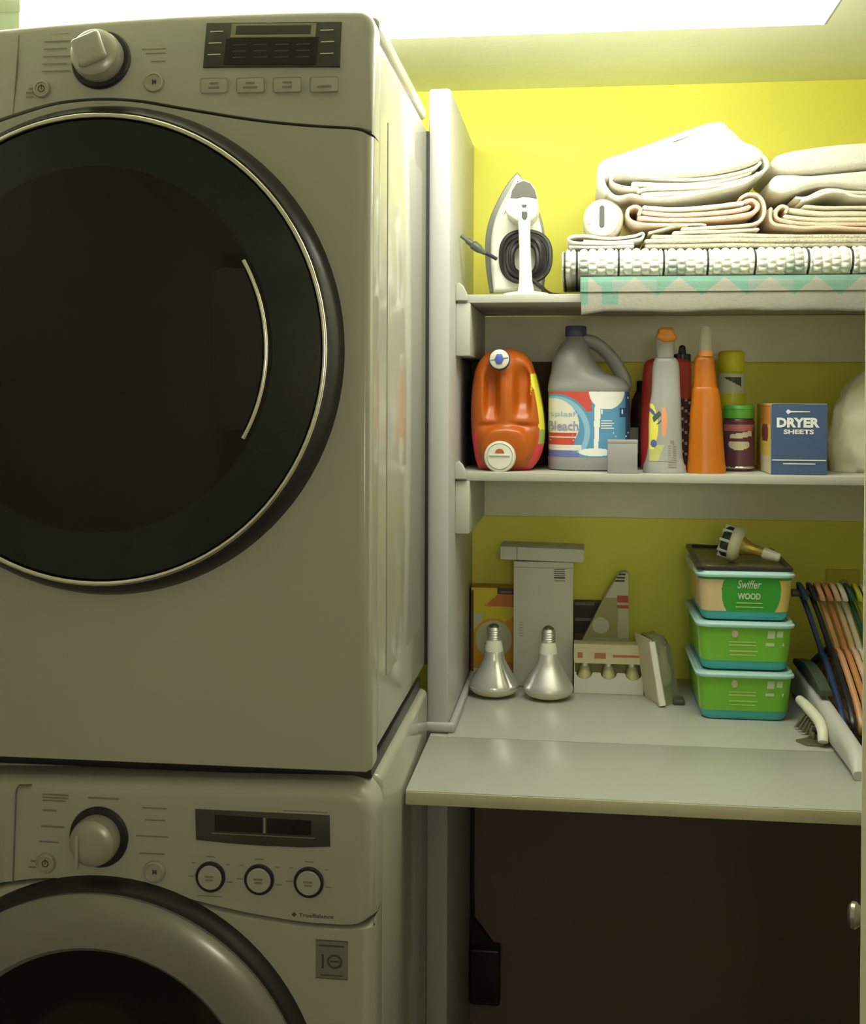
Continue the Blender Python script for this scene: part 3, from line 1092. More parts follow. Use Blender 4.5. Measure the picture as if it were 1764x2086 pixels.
def cloth(name, label, cat, layers, group, origin, mats, y0, y1):
    t_ = thing(name, label, cat, origin, group)
    bm_ = NB()
    for pts, th, mi, dy in layers:
        pr = [(at(a, b, y0).x, at(a, b, y0).z) for a, b in pts]
        ribbon(bm_, pr, th, y0 + dy, y1 - dy * .5, r=min(th * .42, .003), mi=mi, wob=.18)
    return t_, bm_


GT = 'folded towels on the upper shelf'
# grey terry layer spanning the rug
t, bm = cloth('towel', 'thin beige terry cloth spread over the rug under the peach towels', 'towel',
              [([(1318, 500), (1400, 499), (1500, 497), (1600, 498), (1700, 496), (1860, 496)], .0080, 0, .004),
               ([(1316, 491), (1400, 490), (1480, 488), (1560, 489), (1660, 489), (1860, 488)], .0078, 0, .0),
               ([(1330, 482), (1420, 482), (1500, 479), (1560, 480), (1650, 481), (1860, 480)], .0078, 0, .003)], GT, (.3, 2.25, ZR), None, 2.155, 2.42)
part('cloth', bm, mat('terry_beige', (.60, .56, .44), .95, bump=1.0, bscale=260, vary=.12, vscale=60), t, angle=60)
# small folded white cloth
t, bm = cloth('cloth', 'small folded white cloth under the white round container', 'cloth',
              [([(1160, 502), (1200, 503), (1250, 502), (1290, 501)], .004, 0, 0),
               ([(1290, 495), (1230, 495), (1180, 494), (1160, 490), (1162, 482), (1190, 479), (1240, 485), (1290, 480), (1308, 474), (1311, 480), (1300, 487), (1250, 493), (1190, 490)], .0042, 0, .002)], 'folded towels on the upper shelf', (.04, 2.25, ZR), None, 2.148, 2.36)
part('cloth', bm, cloth_w, t, angle=60)
# round white container lying on it
t = thing('round_container', 'white round container end with a dark slot, lying left of the towels', 'container', (.041, 2.2, 1.79))
cc = at(1226, 441, 2.15)
bm = NB()
M = axisM((cc.x, 2.16, cc.z), (0, -1, 0))
lathe(bm, [(.026, -.13), (.0315, -.125), (.0325, -.01), (.0318, 0), (.029, .006), (.022, .009), (.0005, .010)], M, 40)
b1 = part('body', bm, mat('container_white', (.82, .82, .78), .3, vary=.02), t)
bm = NB()
slab(bm, rrect(cc.x - .0045, cc.x + .0045, cc.z - .020, cc.z + .020, .0043, 4), 2.1490, 2.153, .0005, seg=1)
part('slot', bm, greym, b1)
bm = NB()
lathe(bm, [(.0365, -.12), (.0365, -.028), (.0335, -.024)], M @ Matrix.Translation((.0035, .001, 0)), 36)
part('sleeve', bm, mat('container_band', (.56, .54, .46), .4, vary=.05), t)
bm = NB()
slab(bm, ell(cc.x - .0225, cc.z - .004, .006, .010, 16), 2.1500, 2.156, .001, seg=2)
part('notch', bm, mat('container_shadow', (.50, .50, .44), .4, vary=.05), b1)

# peach towel, middle
t, bm = cloth('towel', 'peach folded towel under the big white towel', 'towel',
              [([(1545, 467), (1480, 471), (1420, 472), (1372, 475)], .006, 1, 0),
               ([(1322, 474), (1345, 468), (1380, 459), (1420, 456), (1438, 458)], .004, 1, .002),
               ([(1390, 466), (1470, 462), (1535, 456), (1556, 440), (1557, 415), (1545, 398), (1525, 395), (1510, 402)], .006, 1, .001),
               ([(1400, 458), (1330, 457), (1296, 454), (1280, 443), (1280, 427), (1294, 420), (1305, 426), (1302, 436)], .0065, 0, .001),
               ([(1302, 443), (1360, 447), (1430, 446), (1500, 440), (1535, 432), (1545, 418), (1534, 407), (1518, 410)], .0075, 0, .003),
               ([(1310, 432), (1370, 437), (1440, 434), (1500, 428), (1528, 420)], .0075, 0, .004),
               ([(1312, 421), (1370, 425), (1440, 421), (1495, 414), (1515, 412)], .0075, 2, .006)], GT, (.2, 2.25, 1.79), None, 2.165, 2.41)
part('cloth', bm, [cloth_p, cloth_c, cloth_w], t, angle=60)
# big white towel
t = thing('towel', 'big bright white towel folded with a peaked corner on top of the left stack', 'towel', (.2, 2.28, 1.85), GT)
bm = NB()
yv = 2.165
for pts, th, dy in (([(1300, 384), (1268, 380), (1247, 372), (1246, 361), (1262, 355), (1300, 358), (1370, 364), (1430, 364), (1490, 355), (1535, 342), (1550, 330)], .0055, .001),
                    ([(1556, 318), (1563, 332), (1558, 346), (1530, 361), (1470, 376), (1400, 382), (1330, 384), (1300, 388)], .0065, 0),
                    ([(1545, 352), (1520, 370), (1470, 383), (1400, 398), (1350, 404), (1310, 402), (1285, 397), (1262, 402), (1246, 396), (1232, 378), (1226, 355)], .0065, .001),
                    ([(1290, 372), (1360, 375), (1430, 372), (1500, 358), (1530, 348)], .007, .006),
                    ([(1310, 394), (1380, 391), (1440, 386), (1490, 375), (1520, 366)], .008, .006)):
    ribbon(bm, [(at(a, b, yv).x, at(a, b, yv).z) for a, b in pts], th, yv + dy, 2.43, r=.0025, wob=.15)
def puff(out_px, y0, y1, rf, rb):
    o = smooth_path([(*p, 0) for p in out_px], 5, closed=True)
    slab(bm, [(at(p.x, p.y, y0).x, at(p.x, p.y, y0).z) for p in o], y0, y1, rf, rb, seg=6)
puff([(1224, 362), (1217, 344), (1230, 324), (1280, 308), (1350, 292), (1420, 280), (1480, 279), (1530, 292), (1554, 308), (1552, 324), (1520, 338), (1470, 350), (1420, 357), (1360, 359), (1300, 357), (1255, 360)], 2.163, 2.30, .010, .01)
ribbon(bm, [(at(a, b, yv).x, at(a, b, yv).z) for a, b in ((1224, 345), (1221, 362), (1226, 380), (1236, 390))], .008, yv + .001, 2.40, r=.003)
puff([(1232, 340), (1260, 314), (1330, 288), (1400, 262), (1448, 247), (1474, 246), (1492, 262), (1520, 288), (1545, 312), (1540, 336), (1450, 350), (1320, 352)], 2.24, 2.42, .014, .014)
part('cloth', bm, cloth_w, t, angle=60)
# right stack
t, bm = cloth('towel', 'peach folded towel at the bottom of the right stack', 'towel',
              [([(1860, 468), (1760, 466), (1690, 462), (1640, 464), (1600, 460), (1578, 456), (1570, 444), (1571, 424)], .006, 0, 0),
               ([(1860, 456), (1740, 456), (1660, 456), (1610, 452), (1584, 444), (1582, 430), (1592, 420), (1604, 423), (1602, 431)], .007, 0, .001),
               ([(1600, 440), (1660, 446), (1740, 446), (1860, 446)], .008, 1, .004),
               ([(1608, 427), (1670, 434), (1740, 434), (1860, 436)], .009, 1, .005),
               ([(1640, 419), (1690, 422), (1760, 421), (1860, 425)], .006, 1, .006)], GT, (.43, 2.25, 1.79), None, 2.17, 2.41)
part('cloth', bm, [cloth_p, cloth_c], t, angle=60)
t, bm = cloth('towel', 'white folded towel on top of the right stack', 'towel',
              [([(1634, 409), (1654, 403), (1690, 391), (1720, 392), (1750, 400), (1860, 404)], .0055, 0, 0),
               ([(1622, 402), (1644, 402), (1676, 388), (1702, 386), (1740, 391), (1860, 394)], .0055, 0, .002)], GT, (.43, 2.25, 1.85), None, 2.17, 2.41)
puff([(1572, 386), (1570, 370), (1582, 357), (1610, 355), (1650, 357), (1700, 353), (1780, 346), (1860, 344), (1864, 364), (1860, 384), (1760, 381), (1700, 376), (1660, 378), (1620, 390), (1594, 396)], 2.172, 2.40, .009, .009)
puff([(1573, 340), (1576, 324), (1592, 312), (1640, 302), (1720, 292), (1800, 288), (1860, 290), (1866, 314), (1860, 336), (1780, 337), (1700, 345), (1640, 350), (1594, 350)], 2.180, 2.42, .012, .012)
part('cloth', bm, cloth_w, t, angle=60)

# ------------------------------------------------------------------ lower shelf
S2 = 1.348
z2 = S2 + .0004
t = thing('cardboard_box', 'dark brown box at the back of the lower shelf behind the orange jug', 'box', (-.13, 2.45, S2))
bm = NB()
box(bm, (-.2185, 2.432, z2), (-.045, 2.479, 1.5585), .001)
part('carton', bm, mat('dark_brown_card', (.10, .062, .035), .7, vary=.12), t)
bm = NB()
box(bm, (-.2190, 2.4315, 1.5500), (-.0445, 2.4795, 1.5590), .0008)
part('lid_flap', bm, mat('dark_brown_card', (.1, .06, .03)), t)

# ---- orange detergent jug
t = thing('detergent_jug', 'orange moulded detergent jug standing on end with a white dial cap', 'detergent jug', (-.134, 2.28, S2))
JY = 2.19
orange = mat('orange_plastic', (.40, .085, .005), .34, spec=.5, vary=.05, vscale=14)
pinkm = mat('jug_label_pink', (.62, .05, .06), .4, vary=.08)
yel = mat('jug_label_yellow', (.72, .66, .05), .4, vary=.08)
grn = mat('jug_label_green', (.25, .42, .10), .4, vary=.08)
out = [(985, 963), (968, 945), (960, 905), (956, 850), (958, 795), (966, 750), (982, 724), (1004, 712), (1030, 709), (1056, 714), (1076, 730), (1088, 758), (1098, 800), (1106, 850), (1108, 890), (1102, 925), (1088, 950), (1064, 963)]
oo = [at(p.x, p.y, JY) for p in smooth_path([(*p, 0) for p in out], 14, closed=True)]
cz = at(1030, 840, JY)
P = lambda x, y: at(x, y, JY)
bm = NB()
rings = []
for y, k in ((2.40, .86), (2.395, .94), (2.37, .99), (2.30, 1.0), (2.24, 1.0), (2.232, .999), (2.225, .995)):
    rings.append([Vector((cz.x + (p.x - cz.x) * k, y, max(z2, cz.z + (p.z - cz.z) * k))) for p in oo])
NR = 40
def jug_front(x, z):
    d_ = 0
    for px, py, sx, sz, am in ((1001, 800, .0120, .040, .020), (1064, 795, .0130, .040, .021)):
        q = P(px, py)
        e = ((x - q.x) / sx) ** 4 + ((z - q.z) / sz) ** 4
        d_ += am * math.exp(-e * .7)
    q = P(1029, 920)
    rr_ = math.hypot(x - q.x, (z - q.z) * .95)
    d_ -= .012 / (1 + math.exp((rr_ - .048) / .0025))
    q = P(1030, 868)
    d_ += .006 * math.exp(-((z - q.z - 2.5 * (x - q.x) ** 2 * 0) / .006) ** 2) * math.exp(-((x - q.x) / .05) ** 4)
    q = P(1030, 800)
    d_ -= .004 * math.exp(-((x - q.x) / .010) ** 2 - ((z - q.z) / .06) ** 4)
    q = P(1020, 735)
    d_ -= .006 / (1 + math.exp((math.hypot(x - q.x, z - q.z) - .024) / .003))
    return d_
for r_ in range(NR):
    s = 1 - r_ / NR
    rings.append([Vector((x, JY + .035 * (1 - math.sqrt(max(0, 1 - s ** 4.0))) + jug_front(x, z) * min(1, (1 - s) * 5), max(z, z2))) for x, z in [(cz.x + (p.x - cz.x) * s, cz.z + (p.z - cz.z) * s) for p in oo]])
loft(bm, rings)
for f in bm.faces:
    c_ = f.calc_center_median()
    q1, q2, q3 = P(1090, 760), P(1090, 875), P(1090, 905)
    if c_.y > JY + .012 and c_.x > P(1080, 800).x and q3.z < c_.z < q1.z:
        f.material_index = 2 if c_.z > q2.z else 3
    elif c_.y > JY + .010 and c_.z < P(1000, 880).z:
        f.material_index = 1
jb = part('body', bm, [orange, pinkm, yel, grn], t, angle=50)
q = P(1018, 733)
jy = JY + jug_front(q.x, q.z)
M = axisM((q.x, jy + .004, q.z), (0, -1, .10))
bm = NB()
lathe(bm, [(.0195, -.004), (.0200, .004), (.0185, .0065)], M, 32)
cp = part('valve_cap', bm, mat('cap_navy', (.05, .06, .16), .4, vary=.1), t)
bm = NB()
lathe(bm, [(.0180, .004), (.0180, .0095), (.0160, .011), (.0005, .0112)], M, 32)
v1 = part('valve_button', bm, mat('cap_cream', (.56, .56, .44), .35, vary=.03), cp)
bm = NB()
lathe(bm, [(.0085, .0105), (.0085, .0135), (.006, .0145), (.0005, .0148)], M @ Matrix.Scale(1.25, 4, (0, 1, 0)), 6)
lathe(bm, [(.0188, .0045), (.0188, .0062), (.0182, .0062)], M, 32)
box(bm, (-.0165, -.0007, .0105), (.0165, .0007, .0118), M=M @ Matrix.Rotation(R(8), 4, 'Z'))
part('valve_emblem', bm, mat('emblem_blue', (.06, .08, .42), .4, vary=.1), cp, kind='stuff')
q = P(1019, 930)
jy = JY + jug_front(q.x, q.z)
M = axisM((q.x, jy + .003, q.z), (0, -1, .04))
bm = NB()
capw = mat('cap_white', (.58, .58, .50), .3, vary=.03)
lathe(bm, [(.0295, -.006), (.0295, .006), (.0275, .0095), (.0250, .0105), (.0245, .0085), (.0235, .0085), (.0225, .0112), (.0005, .0125)], M, 40)
dc = part('dial_cap', bm, capw, t)
bm = NB()
o = ell(0, .0065, .0085, .0085, 14, 0, 180)
slab(bm, [(p[0], p[1]) for p in o], 0, .002, M=M @ Matrix(((1, 0, 0, 0), (0, 0, 1, 0), (0, -1, 0, .0105), (0, 0, 0, 1))) @ Matrix.Rotation(0, 4, 'X'))
bm.free()
bm = NB()
loft(bm, [[M @ Vector((-p[0], p[1], h)) for p in o] for h in (.0105, .0128)])
part('drain_slot', bm, orange, dc)
bm = NB()
box(bm, (-.019, .0015, .0115), (.019, .004, .0145), .0008, M=M)
part('dial_bar', bm, capw, dc)

# ---- bleach jug
t = thing('bleach_jug', 'big white bleach jug with blue cap and red and blue label', 'bleach jug', (.022, 2.27, S2))
BY = 2.268
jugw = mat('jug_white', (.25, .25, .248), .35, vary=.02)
B = lambda x, y: at(x, y, BY - .05)
def bsec(y):
    """centre x, half width, depth radius at photo row y"""
    keys = [(962, 1200, 80, .052), (957, 1200, 84, .056), (935, 1200, 85.5, .057), (930, 1200, 84, .0555), (800, 1200, 84, .0555), (795, 1200, 85.5, .057), (786, 1200, 85, .0565), (772, 1197, 80, .054), (758, 1178, 57, .050), (740, 1170, 47, .046), (722, 1167, 39, .040), (705, 1168, 31, .033), (693, 1171, 24, .026), (684, 1173, 19, .0185), (676, 1173, 18, .017)]
    for a, b in zip(keys, keys[1:]):
        if a[0] >= y >= b[0]:
            k = (a[0] - y) / (a[0] - b[0])
            return tuple(a[i] * (1 - k) + b[i] * k for i in (1, 2, 3))
    return keys[0][1:] if y > keys[0][0] else keys[-1][1:]
rings = []
ROWS = [962, 957, 948, 935, 930, 900, 860, 820, 800, 795, 786, 779, 772, 765, 758, 749, 740, 731, 722, 713, 705, 699, 693, 688, 684, 676]
for y in ROWS:
    c_, hw, ry = bsec(y)
    a, b = B(c_ - hw, y), B(c_ + hw, y)
    rings.append(superell((a.x + b.x) / 2, BY, max(z2, (a.z + b.z) / 2), (b.x - a.x) / 2, ry, 2.7 if y > 780 else 2.3, 48))
bm = NB()
loft(bm, rings)
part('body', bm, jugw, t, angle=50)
bm = NB()
hp = [B(1176, 694), B(1196, 692), B(1215, 698), B(1236, 715), B(1254, 737), B(1267, 760), B(1273, 778), B(1270, 790)]
for p in hp:
    p.y = BY
tube(bm, smooth_path(hp, 5), [.009, .0105, .0105, .0105, .0108, .0112, .012, .013], 14, flat=1.35)
part('handle', bm, jugw, t)
c0 = B(1173, 672)
bm = NB()
zz = [B(1173, y).z for y in (683, 680, 664, 661)]
lathe(bm, [(.0198, zz[0]), (.0205, zz[1]), (.0202, zz[2]), (.0185, zz[3]), (.0005, zz[3])], Matrix.Translation((c0.x, BY, 0)), 32)
part('cap', bm, mat('cap_blue', (.045, .055, .13), .4, vary=.08), t)
def blabel(u, v, up=.0006):
    """u, v in photo pixels of the label's wrapped front"""
    a, b = B(1200 - 84, v), B(1200 + 84, v)
    rx, ry, e = (b.x - a.x) / 2 + up, .0555 + up, 2.7
    th = PI + (u - (1200 - 84)) / 168 * PI
    c_, s = math.cos(th), math.sin(th)
    # keep u close to the apparent column
    x = (a.x + b.x) / 2 + rx * math.copysign(abs(c_) ** (2 / e), c_)
    y = BY + ry * math.copysign(abs(s) ** (2 / e), s)
    return Vector((x, y, (a.z + b.z) / 2))
def bl(u, v, up=.0006):
    """like blabel but u is the apparent column"""
    k = (u - 1200) / 84
    k = max(-.999, min(.999, k))
    a, b = B(1200 - 84, v), B(1200 + 84, v)
    rx, ry, e = (b.x - a.x) / 2 + up, .0555 + up, 2.7
    x = (a.x + b.x) / 2 + rx * k
    y = BY - ry * (1 - abs(k) ** e) ** (1 / e)
    return Vector((x, y, (a.z + b.z) / 2))
LBL = [mat('label_blue', (.09, .27, .46), .4, vary=.05), mat('label_navy', (.025, .07, .20), .4, vary=.08), mat('label_red', (.55, .07, .05), .4, vary=.06), mat('label_cream', (.66, .66, .58), .4, vary=.03),
       mat('label_sky', (.24, .44, .62), .4, vary=.05), mat('label_white', (.76, .76, .74), .4, vary=.02), mat('label_indigo', (.13, .16, .40), .4, vary=.06)]
def bcol(u, v):
    x, y = 1117 + 166 * u, 931 + (797 - 931) * v
    # white goblet print
    if y < 833 and abs(x - 1236) < 36 * math.sqrt(max(0, 1 - ((y - 797) / 37) ** 2)):
        return 5
    if 820 < y < 920 and abs(x - (1218 - (y - 820) * .04)) < (6 if y < 870 else 4.5):
        return 5
    if ((x - 1213) / 34) ** 2 + ((y - 921) / 8) ** 2 < 1:
        return 5
    r_ = math.hypot(x - 1125, y - 866)
    ro = math.hypot(x - 1129, y - 880)
    if y > 922:
        return 6 if x < 1180 else 0
    if 906 < y < 918 and x < 1184:
        return 3
    if y >= 918 and x < 1165:
        return 6
    if y > 880 and x < 1176 - (y - 880) * .25:
        return 3 if y < 882 or 890 < y < 892 else 2
    if r_ < 55:
        return 3
    if ro < 78:
        if x < 1128 and y > 820:
            return 1
        return 4 if 62 < ro < 73 else 0
    if y < 838 and x < 1205:
        return 2
    if x > 1274 or (x > 1262 and y > 830 and y < 850):
        return 1
    return 0
bm = NB()
patch(bm, lambda u, v: bl(1117 + 166 * u, 931 + (797 - 931) * v), 150, 120, bcol)
lb = part('label', bm, LBL, t, angle=60, label='red, white and blue paper label')
tf = lambda u, v: bl(u, v, .0014)
words('splash', tf, 1122, 1178, 851, 838, mat('letter_sky', (.30, .42, .62), .4, vary=.03), lb)
words('Bleach', tf, 1117, 1179, 877, 858, mat('letter_grey', (.30, .28, .42), .4, vary=.03), lb, bold=.02)
lw = mat('letter_white', (.72, .72, .72), .5, vary=.02)
dashes([(1224, 1268, 843, 834)], tf, lw, lb)
rows = [(1224, 1246 + 4 * (k % 2), 858 + 5 * k, 856 + 5 * k) for k in range(4)] + [(1248, 1280, 883, 880), (1252, 1276, 890, 887), (1266, 1280, 812, 808), (1120, 1168, 887, 886), (1122, 1170, 898, 896), (1120, 1178, 914, 911), (1120, 1126, 832, 830), (1120, 1127, 838, 836)]
dashes(rows, tf, lw, lb)
# ---- small white box in front
t = thing('small_white_box', 'small plain white box in front of the bleach jug', 'box', (.082, 2.165, S2))
bm = NB()
a, b = at(1238, 900, 2.152), at(1299, 897, 2.152)
box(bm, (a.x, 2.152, z2), (b.x, 2.178, b.z), .0012)
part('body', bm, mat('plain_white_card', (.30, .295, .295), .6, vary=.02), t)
bm = NB()
box(bm, (a.x - .0005, 2.1515, b.z - .0062), (b.x + .0005, 2.1785, b.z + .0006), .001)
part('lid', bm, mat('plain_white_card', (.30, .295, .295)), t)


def bottle(parent, keys, y, e, m, rows=None, name='body', n=40, asp=.6, fn=None):
    """keys: (photo row, left column, right column) from the foot up"""
    rg = []
    for row, l, r_ in keys:
        a, b = at(l, row, y), at(r_, row, y)
        hw = (b.x - a.x) / 2
        rg.append(superell((a.x + b.x) / 2, y + .0, max(z2, (a.z + b.z) / 2), hw, hw * asp if not fn else fn(row, hw), e, n))
    bm_ = NB()
    loft(bm_, rg)
    return part(name, bm_, m, parent, angle=50)


# ---- white spray bottle
t = thing('spray_bottle', 'white spray bottle with an orange nozzle and colourful splash label', 'spray bottle', (.157, 2.2, S2))
WY = 2.20
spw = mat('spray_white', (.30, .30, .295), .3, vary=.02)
WK = [(966, 1312, 1395), (962, 1309, 1398), (950, 1310, 1397), (942, 1313, 1393), (925, 1318, 1390), (900, 1321, 1389), (860, 1322, 1388), (820, 1324, 1387), (800, 1327, 1386), (780, 1328, 1385), (750, 1329, 1384), (738, 1331, 1382), (731, 1334, 1378), (728, 1337, 1374)]
wfn = lambda row, hw: min(hw * .62, .0245)
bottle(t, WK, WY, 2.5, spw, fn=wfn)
hk = [(729, 1338, 1372), (720, 1336, 1373), (700, 1335, 1374), (690, 1334, 1375)]
bottle(t, hk, WY, 3, spw, name='trigger_neck', asp=.8)
bm = NB()
op = smooth_path([(*p, 0) for p in [(1344, 669), (1368, 669), (1374, 680), (1380, 688), (1372, 694), (1358, 697), (1346, 693), (1337, 687), (1341, 678)]], 4, closed=True)
slab(bm, [(at(p.x, p.y, WY - .02).x, at(p.x, p.y, WY - .02).z) for p in op], WY - .026, WY + .016, .005, .004)
part('nozzle', bm, mat('nozzle_orange', (.62, .21, .01), .4, vary=.04), t)
bm = NB()
box(bm, (at(1342, 700, WY).x, WY - .002, at(0, 692, WY).z), (at(1374, 700, WY).x, WY + .045, at(0, 672, WY).z), .004)
part('trigger_housing', bm, spw, t)
def wsurf(u, v, up=.0007):
    for a, b in zip(WK, WK[1:]):
        if a[0] >= v >= b[0]:
            k = (a[0] - v) / max(a[0] - b[0], 1e-6)
            l, r_ = a[1] * (1 - k) + b[1] * k, a[2] * (1 - k) + b[2] * k
            break
    else:
        l, r_ = WK[-1][1:]
    A, Bq = at(l, v, WY), at(r_, v, WY)
    hw = (Bq.x - A.x) / 2
    k = max(-.995, min(.995, (u - (l + r_) / 2) / ((r_ - l) / 2)))
    return Vector(((A.x + Bq.x) / 2 + (hw + up) * k, WY - (wfn(v, hw) + up) * (1 - abs(k) ** 2.5) ** (1 / 2.5), A.z))
WL = [spw, mat('splash_yellow', (.72, .66, .10), .4, vary=.1), mat('splash_orange', (.72, .28, .12), .4, vary=.1), mat('splash_dark', (.06, .09, .07), .4, vary=.2), mat('splash_blue', (.08, .12, .35), .4, vary=.1), mat('splash_olive', (.45, .46, .16), .4, vary=.1)]
def wcol(u, v):
    x, y = 1322 + 46 * u, 938 - 118 * v
    if (x - 1351) ** 2 / 36 + (y - 858) ** 2 / 900 < 1 and x > 1347:
        return 2
    if ((x - 1338) / 9) ** 2 + ((y - 850) / 14) ** 2 < 1 and (x + y) % 22 < 14:
        return 3
    if ((x - 1328) / 7) ** 2 + ((y - 838 - (x - 1328)) / 5) ** 2 < 1 or ((x - 1331) / 6) ** 2 + ((y - 903) / 8) ** 2 < 1:
        return 4
    if x < 1340 and 822 < y < 915 and x < 1330 + 10 * math.sin((y - 822) / 30):
        return 1
    if y > 905 and x < 1352 - (y - 905) * .4:
        return 5
    return 0
bm = NB()
patch(bm, lambda u, v: wsurf(1322 + 46 * u, 938 - 118 * v), 46, 90, wcol)
lb = part('label', bm, WL, t, angle=60, label='splash of yellow, orange and green print')
dashes([(1359, 1375, 950 - 4.6 * k, 948 - 4.6 * k) for k in range(10)] + [(1363, 1371, 903, 896)], lambda u, v: wsurf(u, v, .0012), greyprint, t)

# ---- red bottle behind
t = thing('red_bottle', 'red bottle with black pointed cap behind the white spray bottle', 'bottle', (.168, 2.3, S2))
RYY = 2.30
redm = mat('red_plastic', (.52, .045, .045), .35, vary=.06)
RK = [(956, 1308, 1400), (952, 1305, 1405), (900, 1304, 1407), (850, 1305, 1407), (800, 1307, 1408), (760, 1309, 1409), (742, 1312, 1408), (734, 1318, 1404), (730, 1330, 1396)]
bottle(t, RK, RYY, 2.8, redm, asp=.55)
cx = at(1394, 720, RYY).x
bm = NB()
zz = [at(1394, y, RYY).z for y in (734, 722, 720, 712, 706, 703)]
lathe(bm, [(.0165, zz[0] - .004), (.0165, zz[1]), (.0075, zz[2]), (.0068, zz[3]), (.0060, zz[4]), (.002, zz[5])], Matrix.Translation((cx - .004, RYY, 0)), 20)
part('spout_cap', bm, black, t)
def rs(u, v, up=.0008):
    l, r_ = 1306, 1407
    A, Bq = at(l, v, RYY), at(r_, v, RYY)
    hw = (Bq.x - A.x) / 2
    k = max(-.995, min(.995, (u - (l + r_) / 2) / ((r_ - l) / 2)))
    return Vector(((A.x + Bq.x) / 2 + (hw + up) * k, RYY - (hw * .55 + up) * (1 - abs(k) ** 2.8) ** (1 / 2.8), A.z))
bm = NB()
patch(bm, lambda u, v: rs(1376 + 30 * u, 942 - 130 * v), 24, 24, lambda u, v: 1 if abs((v * 6 + u) % 1 - .5) < .07 else 0)
part('label', bm, [mat('plum_label', (.055, .018, .022), .45, vary=.2), mat('pale_stripe', (.5, .42, .42), .5, vary=.05)], t, angle=60, label='dark plum label with pale stripes')

# ---- dark bottle between bleach and red bottle
t = thing('dark_bottle', 'dark plum bottle in the shadow between bleach jug and red bottle', 'bottle', (.118, 2.38, S2))
bottle(t, [(950, 1286, 1330), (946, 1284, 1332), (840, 1284, 1332), (815, 1287, 1329), (800, 1294, 1322), (790, 1299, 1317)], 2.385, 2.2, mat('plum_plastic', (.045, .018, .018), .3, vary=.15))
bm = NB()
lathe(bm, [(.011, at(0, 790, 2.385).z - .004), (.011, at(0, 775, 2.385).z), (.009, at(0, 773, 2.385).z)], Matrix.Translation((at(1308, 780, 2.385).x, 2.385, 0)), 20)
part('cap', bm, blackm, t)
bm = NB()
q = at(1295, 900, 2.355)
patch(bm, lambda u, v: Vector((at(1286 + 20 * u, 0, 2.36).x, 2.3595 - .0025 * math.sin(PI * u * .9 + .2), at(0, 912 - 50 * v, 2.36).z)), 8, 6)
part('label', bm, mat('pale_green_label', (.42, .46, .36), .5, vary=.1), t, angle=60, label='pale label')

# ---- orange bottle
t = thing('orange_bottle', 'clear orange cleaner bottle with ribbed neck and white spout', 'bottle', (.232, 2.2, S2))
OY = 2.20
orl = mat('orange_cleaner', (.42, .12, .002), .28, vary=.06, vscale=10, sss=.2)
OK_ = [(967, 1402, 1475), (963, 1399, 1479), (950, 1400, 1478), (920, 1402, 1475), (880, 1404, 1472), (850, 1405, 1471), (825, 1407, 1469), (805, 1409, 1466), (792, 1410, 1463)]
for k in range(12):
    y = 790 - k * 5
    OK_ += [(y, 1411 + k * .2, 1461 - k * .5), (y - 2.2, 1412.2 + k * .2, 1459.6 - k * .5)]
OK_ += [(728, 1415, 1453), (724, 1421, 1448), (722, 1426, 1445)]
bottle(t, OK_, OY, 2.4, orl, asp=.68)
spt = mat('spout_translucent', (.66, .64, .50), .4, vary=.03, alpha=.45)
bm = NB()
c0 = at(1437, 720, OY)
zz = [at(1437, y, OY).z for y in (723, 712, 710, 690, 670, 664)]
lathe(bm, [(.0125, zz[0]), (.0125, zz[1]), (.0118, zz[2]), (.0112, zz[3]), (.0095, zz[4]), (.0060, zz[5])], Matrix.Translation((c0.x, OY, 0)), 24)
part('spout', bm, spt, t)
bm = NB()
lathe(bm, [(.0135, zz[0] - .003), (.0138, zz[0] + .002), (.0130, zz[1] - .002)], Matrix.Translation((c0.x, OY, 0)), 24)
part('collar', bm, mat('collar_orange', (.72, .28, .08), .4, vary=.05), t)

# ---- yellow spray can
t = thing('spray_can', 'spray can with a bright yellow cap behind the orange bottle', 'spray can', (.297, 2.37, S2))
CYY = 2.375
cx, rad = at(1489, 800, CYY).x, .0265
zr = lambda y: at(1489, y, CYY).z
bm = NB()
lathe(bm, [(rad - .002, z2), (rad, z2 + .003), (rad, zr(764)), (rad - .002, zr(760)), (rad - .0035, zr(758)), (rad - .0035, zr(755))], Matrix.Translation((cx, CYY, 0)), 40)
body_ = part('body', bm, mat('can_yellow', (.66, .62, .035), .35, vary=.04), t)
bm = NB()
lathe(bm, [(rad - .001, zr(757)), (rad, zr(755)), (rad - .001, zr(722)), (rad - .003, zr(717)), (rad - .006, zr(715)), (.0005, zr(715))], Matrix.Translation((cx, CYY, 0)), 40)
part('cap', bm, mat('cap_yellow', (.70, .66, .03), .4, vary=.04), t)
def cyl_fn(cx_, cy_, r_, za, zb, a0, a1):
    return lambda u, v: Vector((cx_ + r_ * math.sin(R(a0 + (a1 - a0) * u)), cy_ - r_ * math.cos(R(a0 + (a1 - a0) * u)), za + (zb - za) * v))
bm = NB()
patch(bm, cyl_fn(cx, CYY, rad + .0005, zr(802), zr(762), -85, 85), 40, 24, lambda u, v: 1 if (.25 < u < .72 and .35 < v < .85 and v > .85 - (u - .25) * 1.1) else 0)
part('label', bm, [mat('can_cream', (.62, .62, .50), .4, vary=.04), mat('can_dark', (.05, .06, .045), .4, vary=.1)], t, angle=60, label='cream band with a dark wedge')
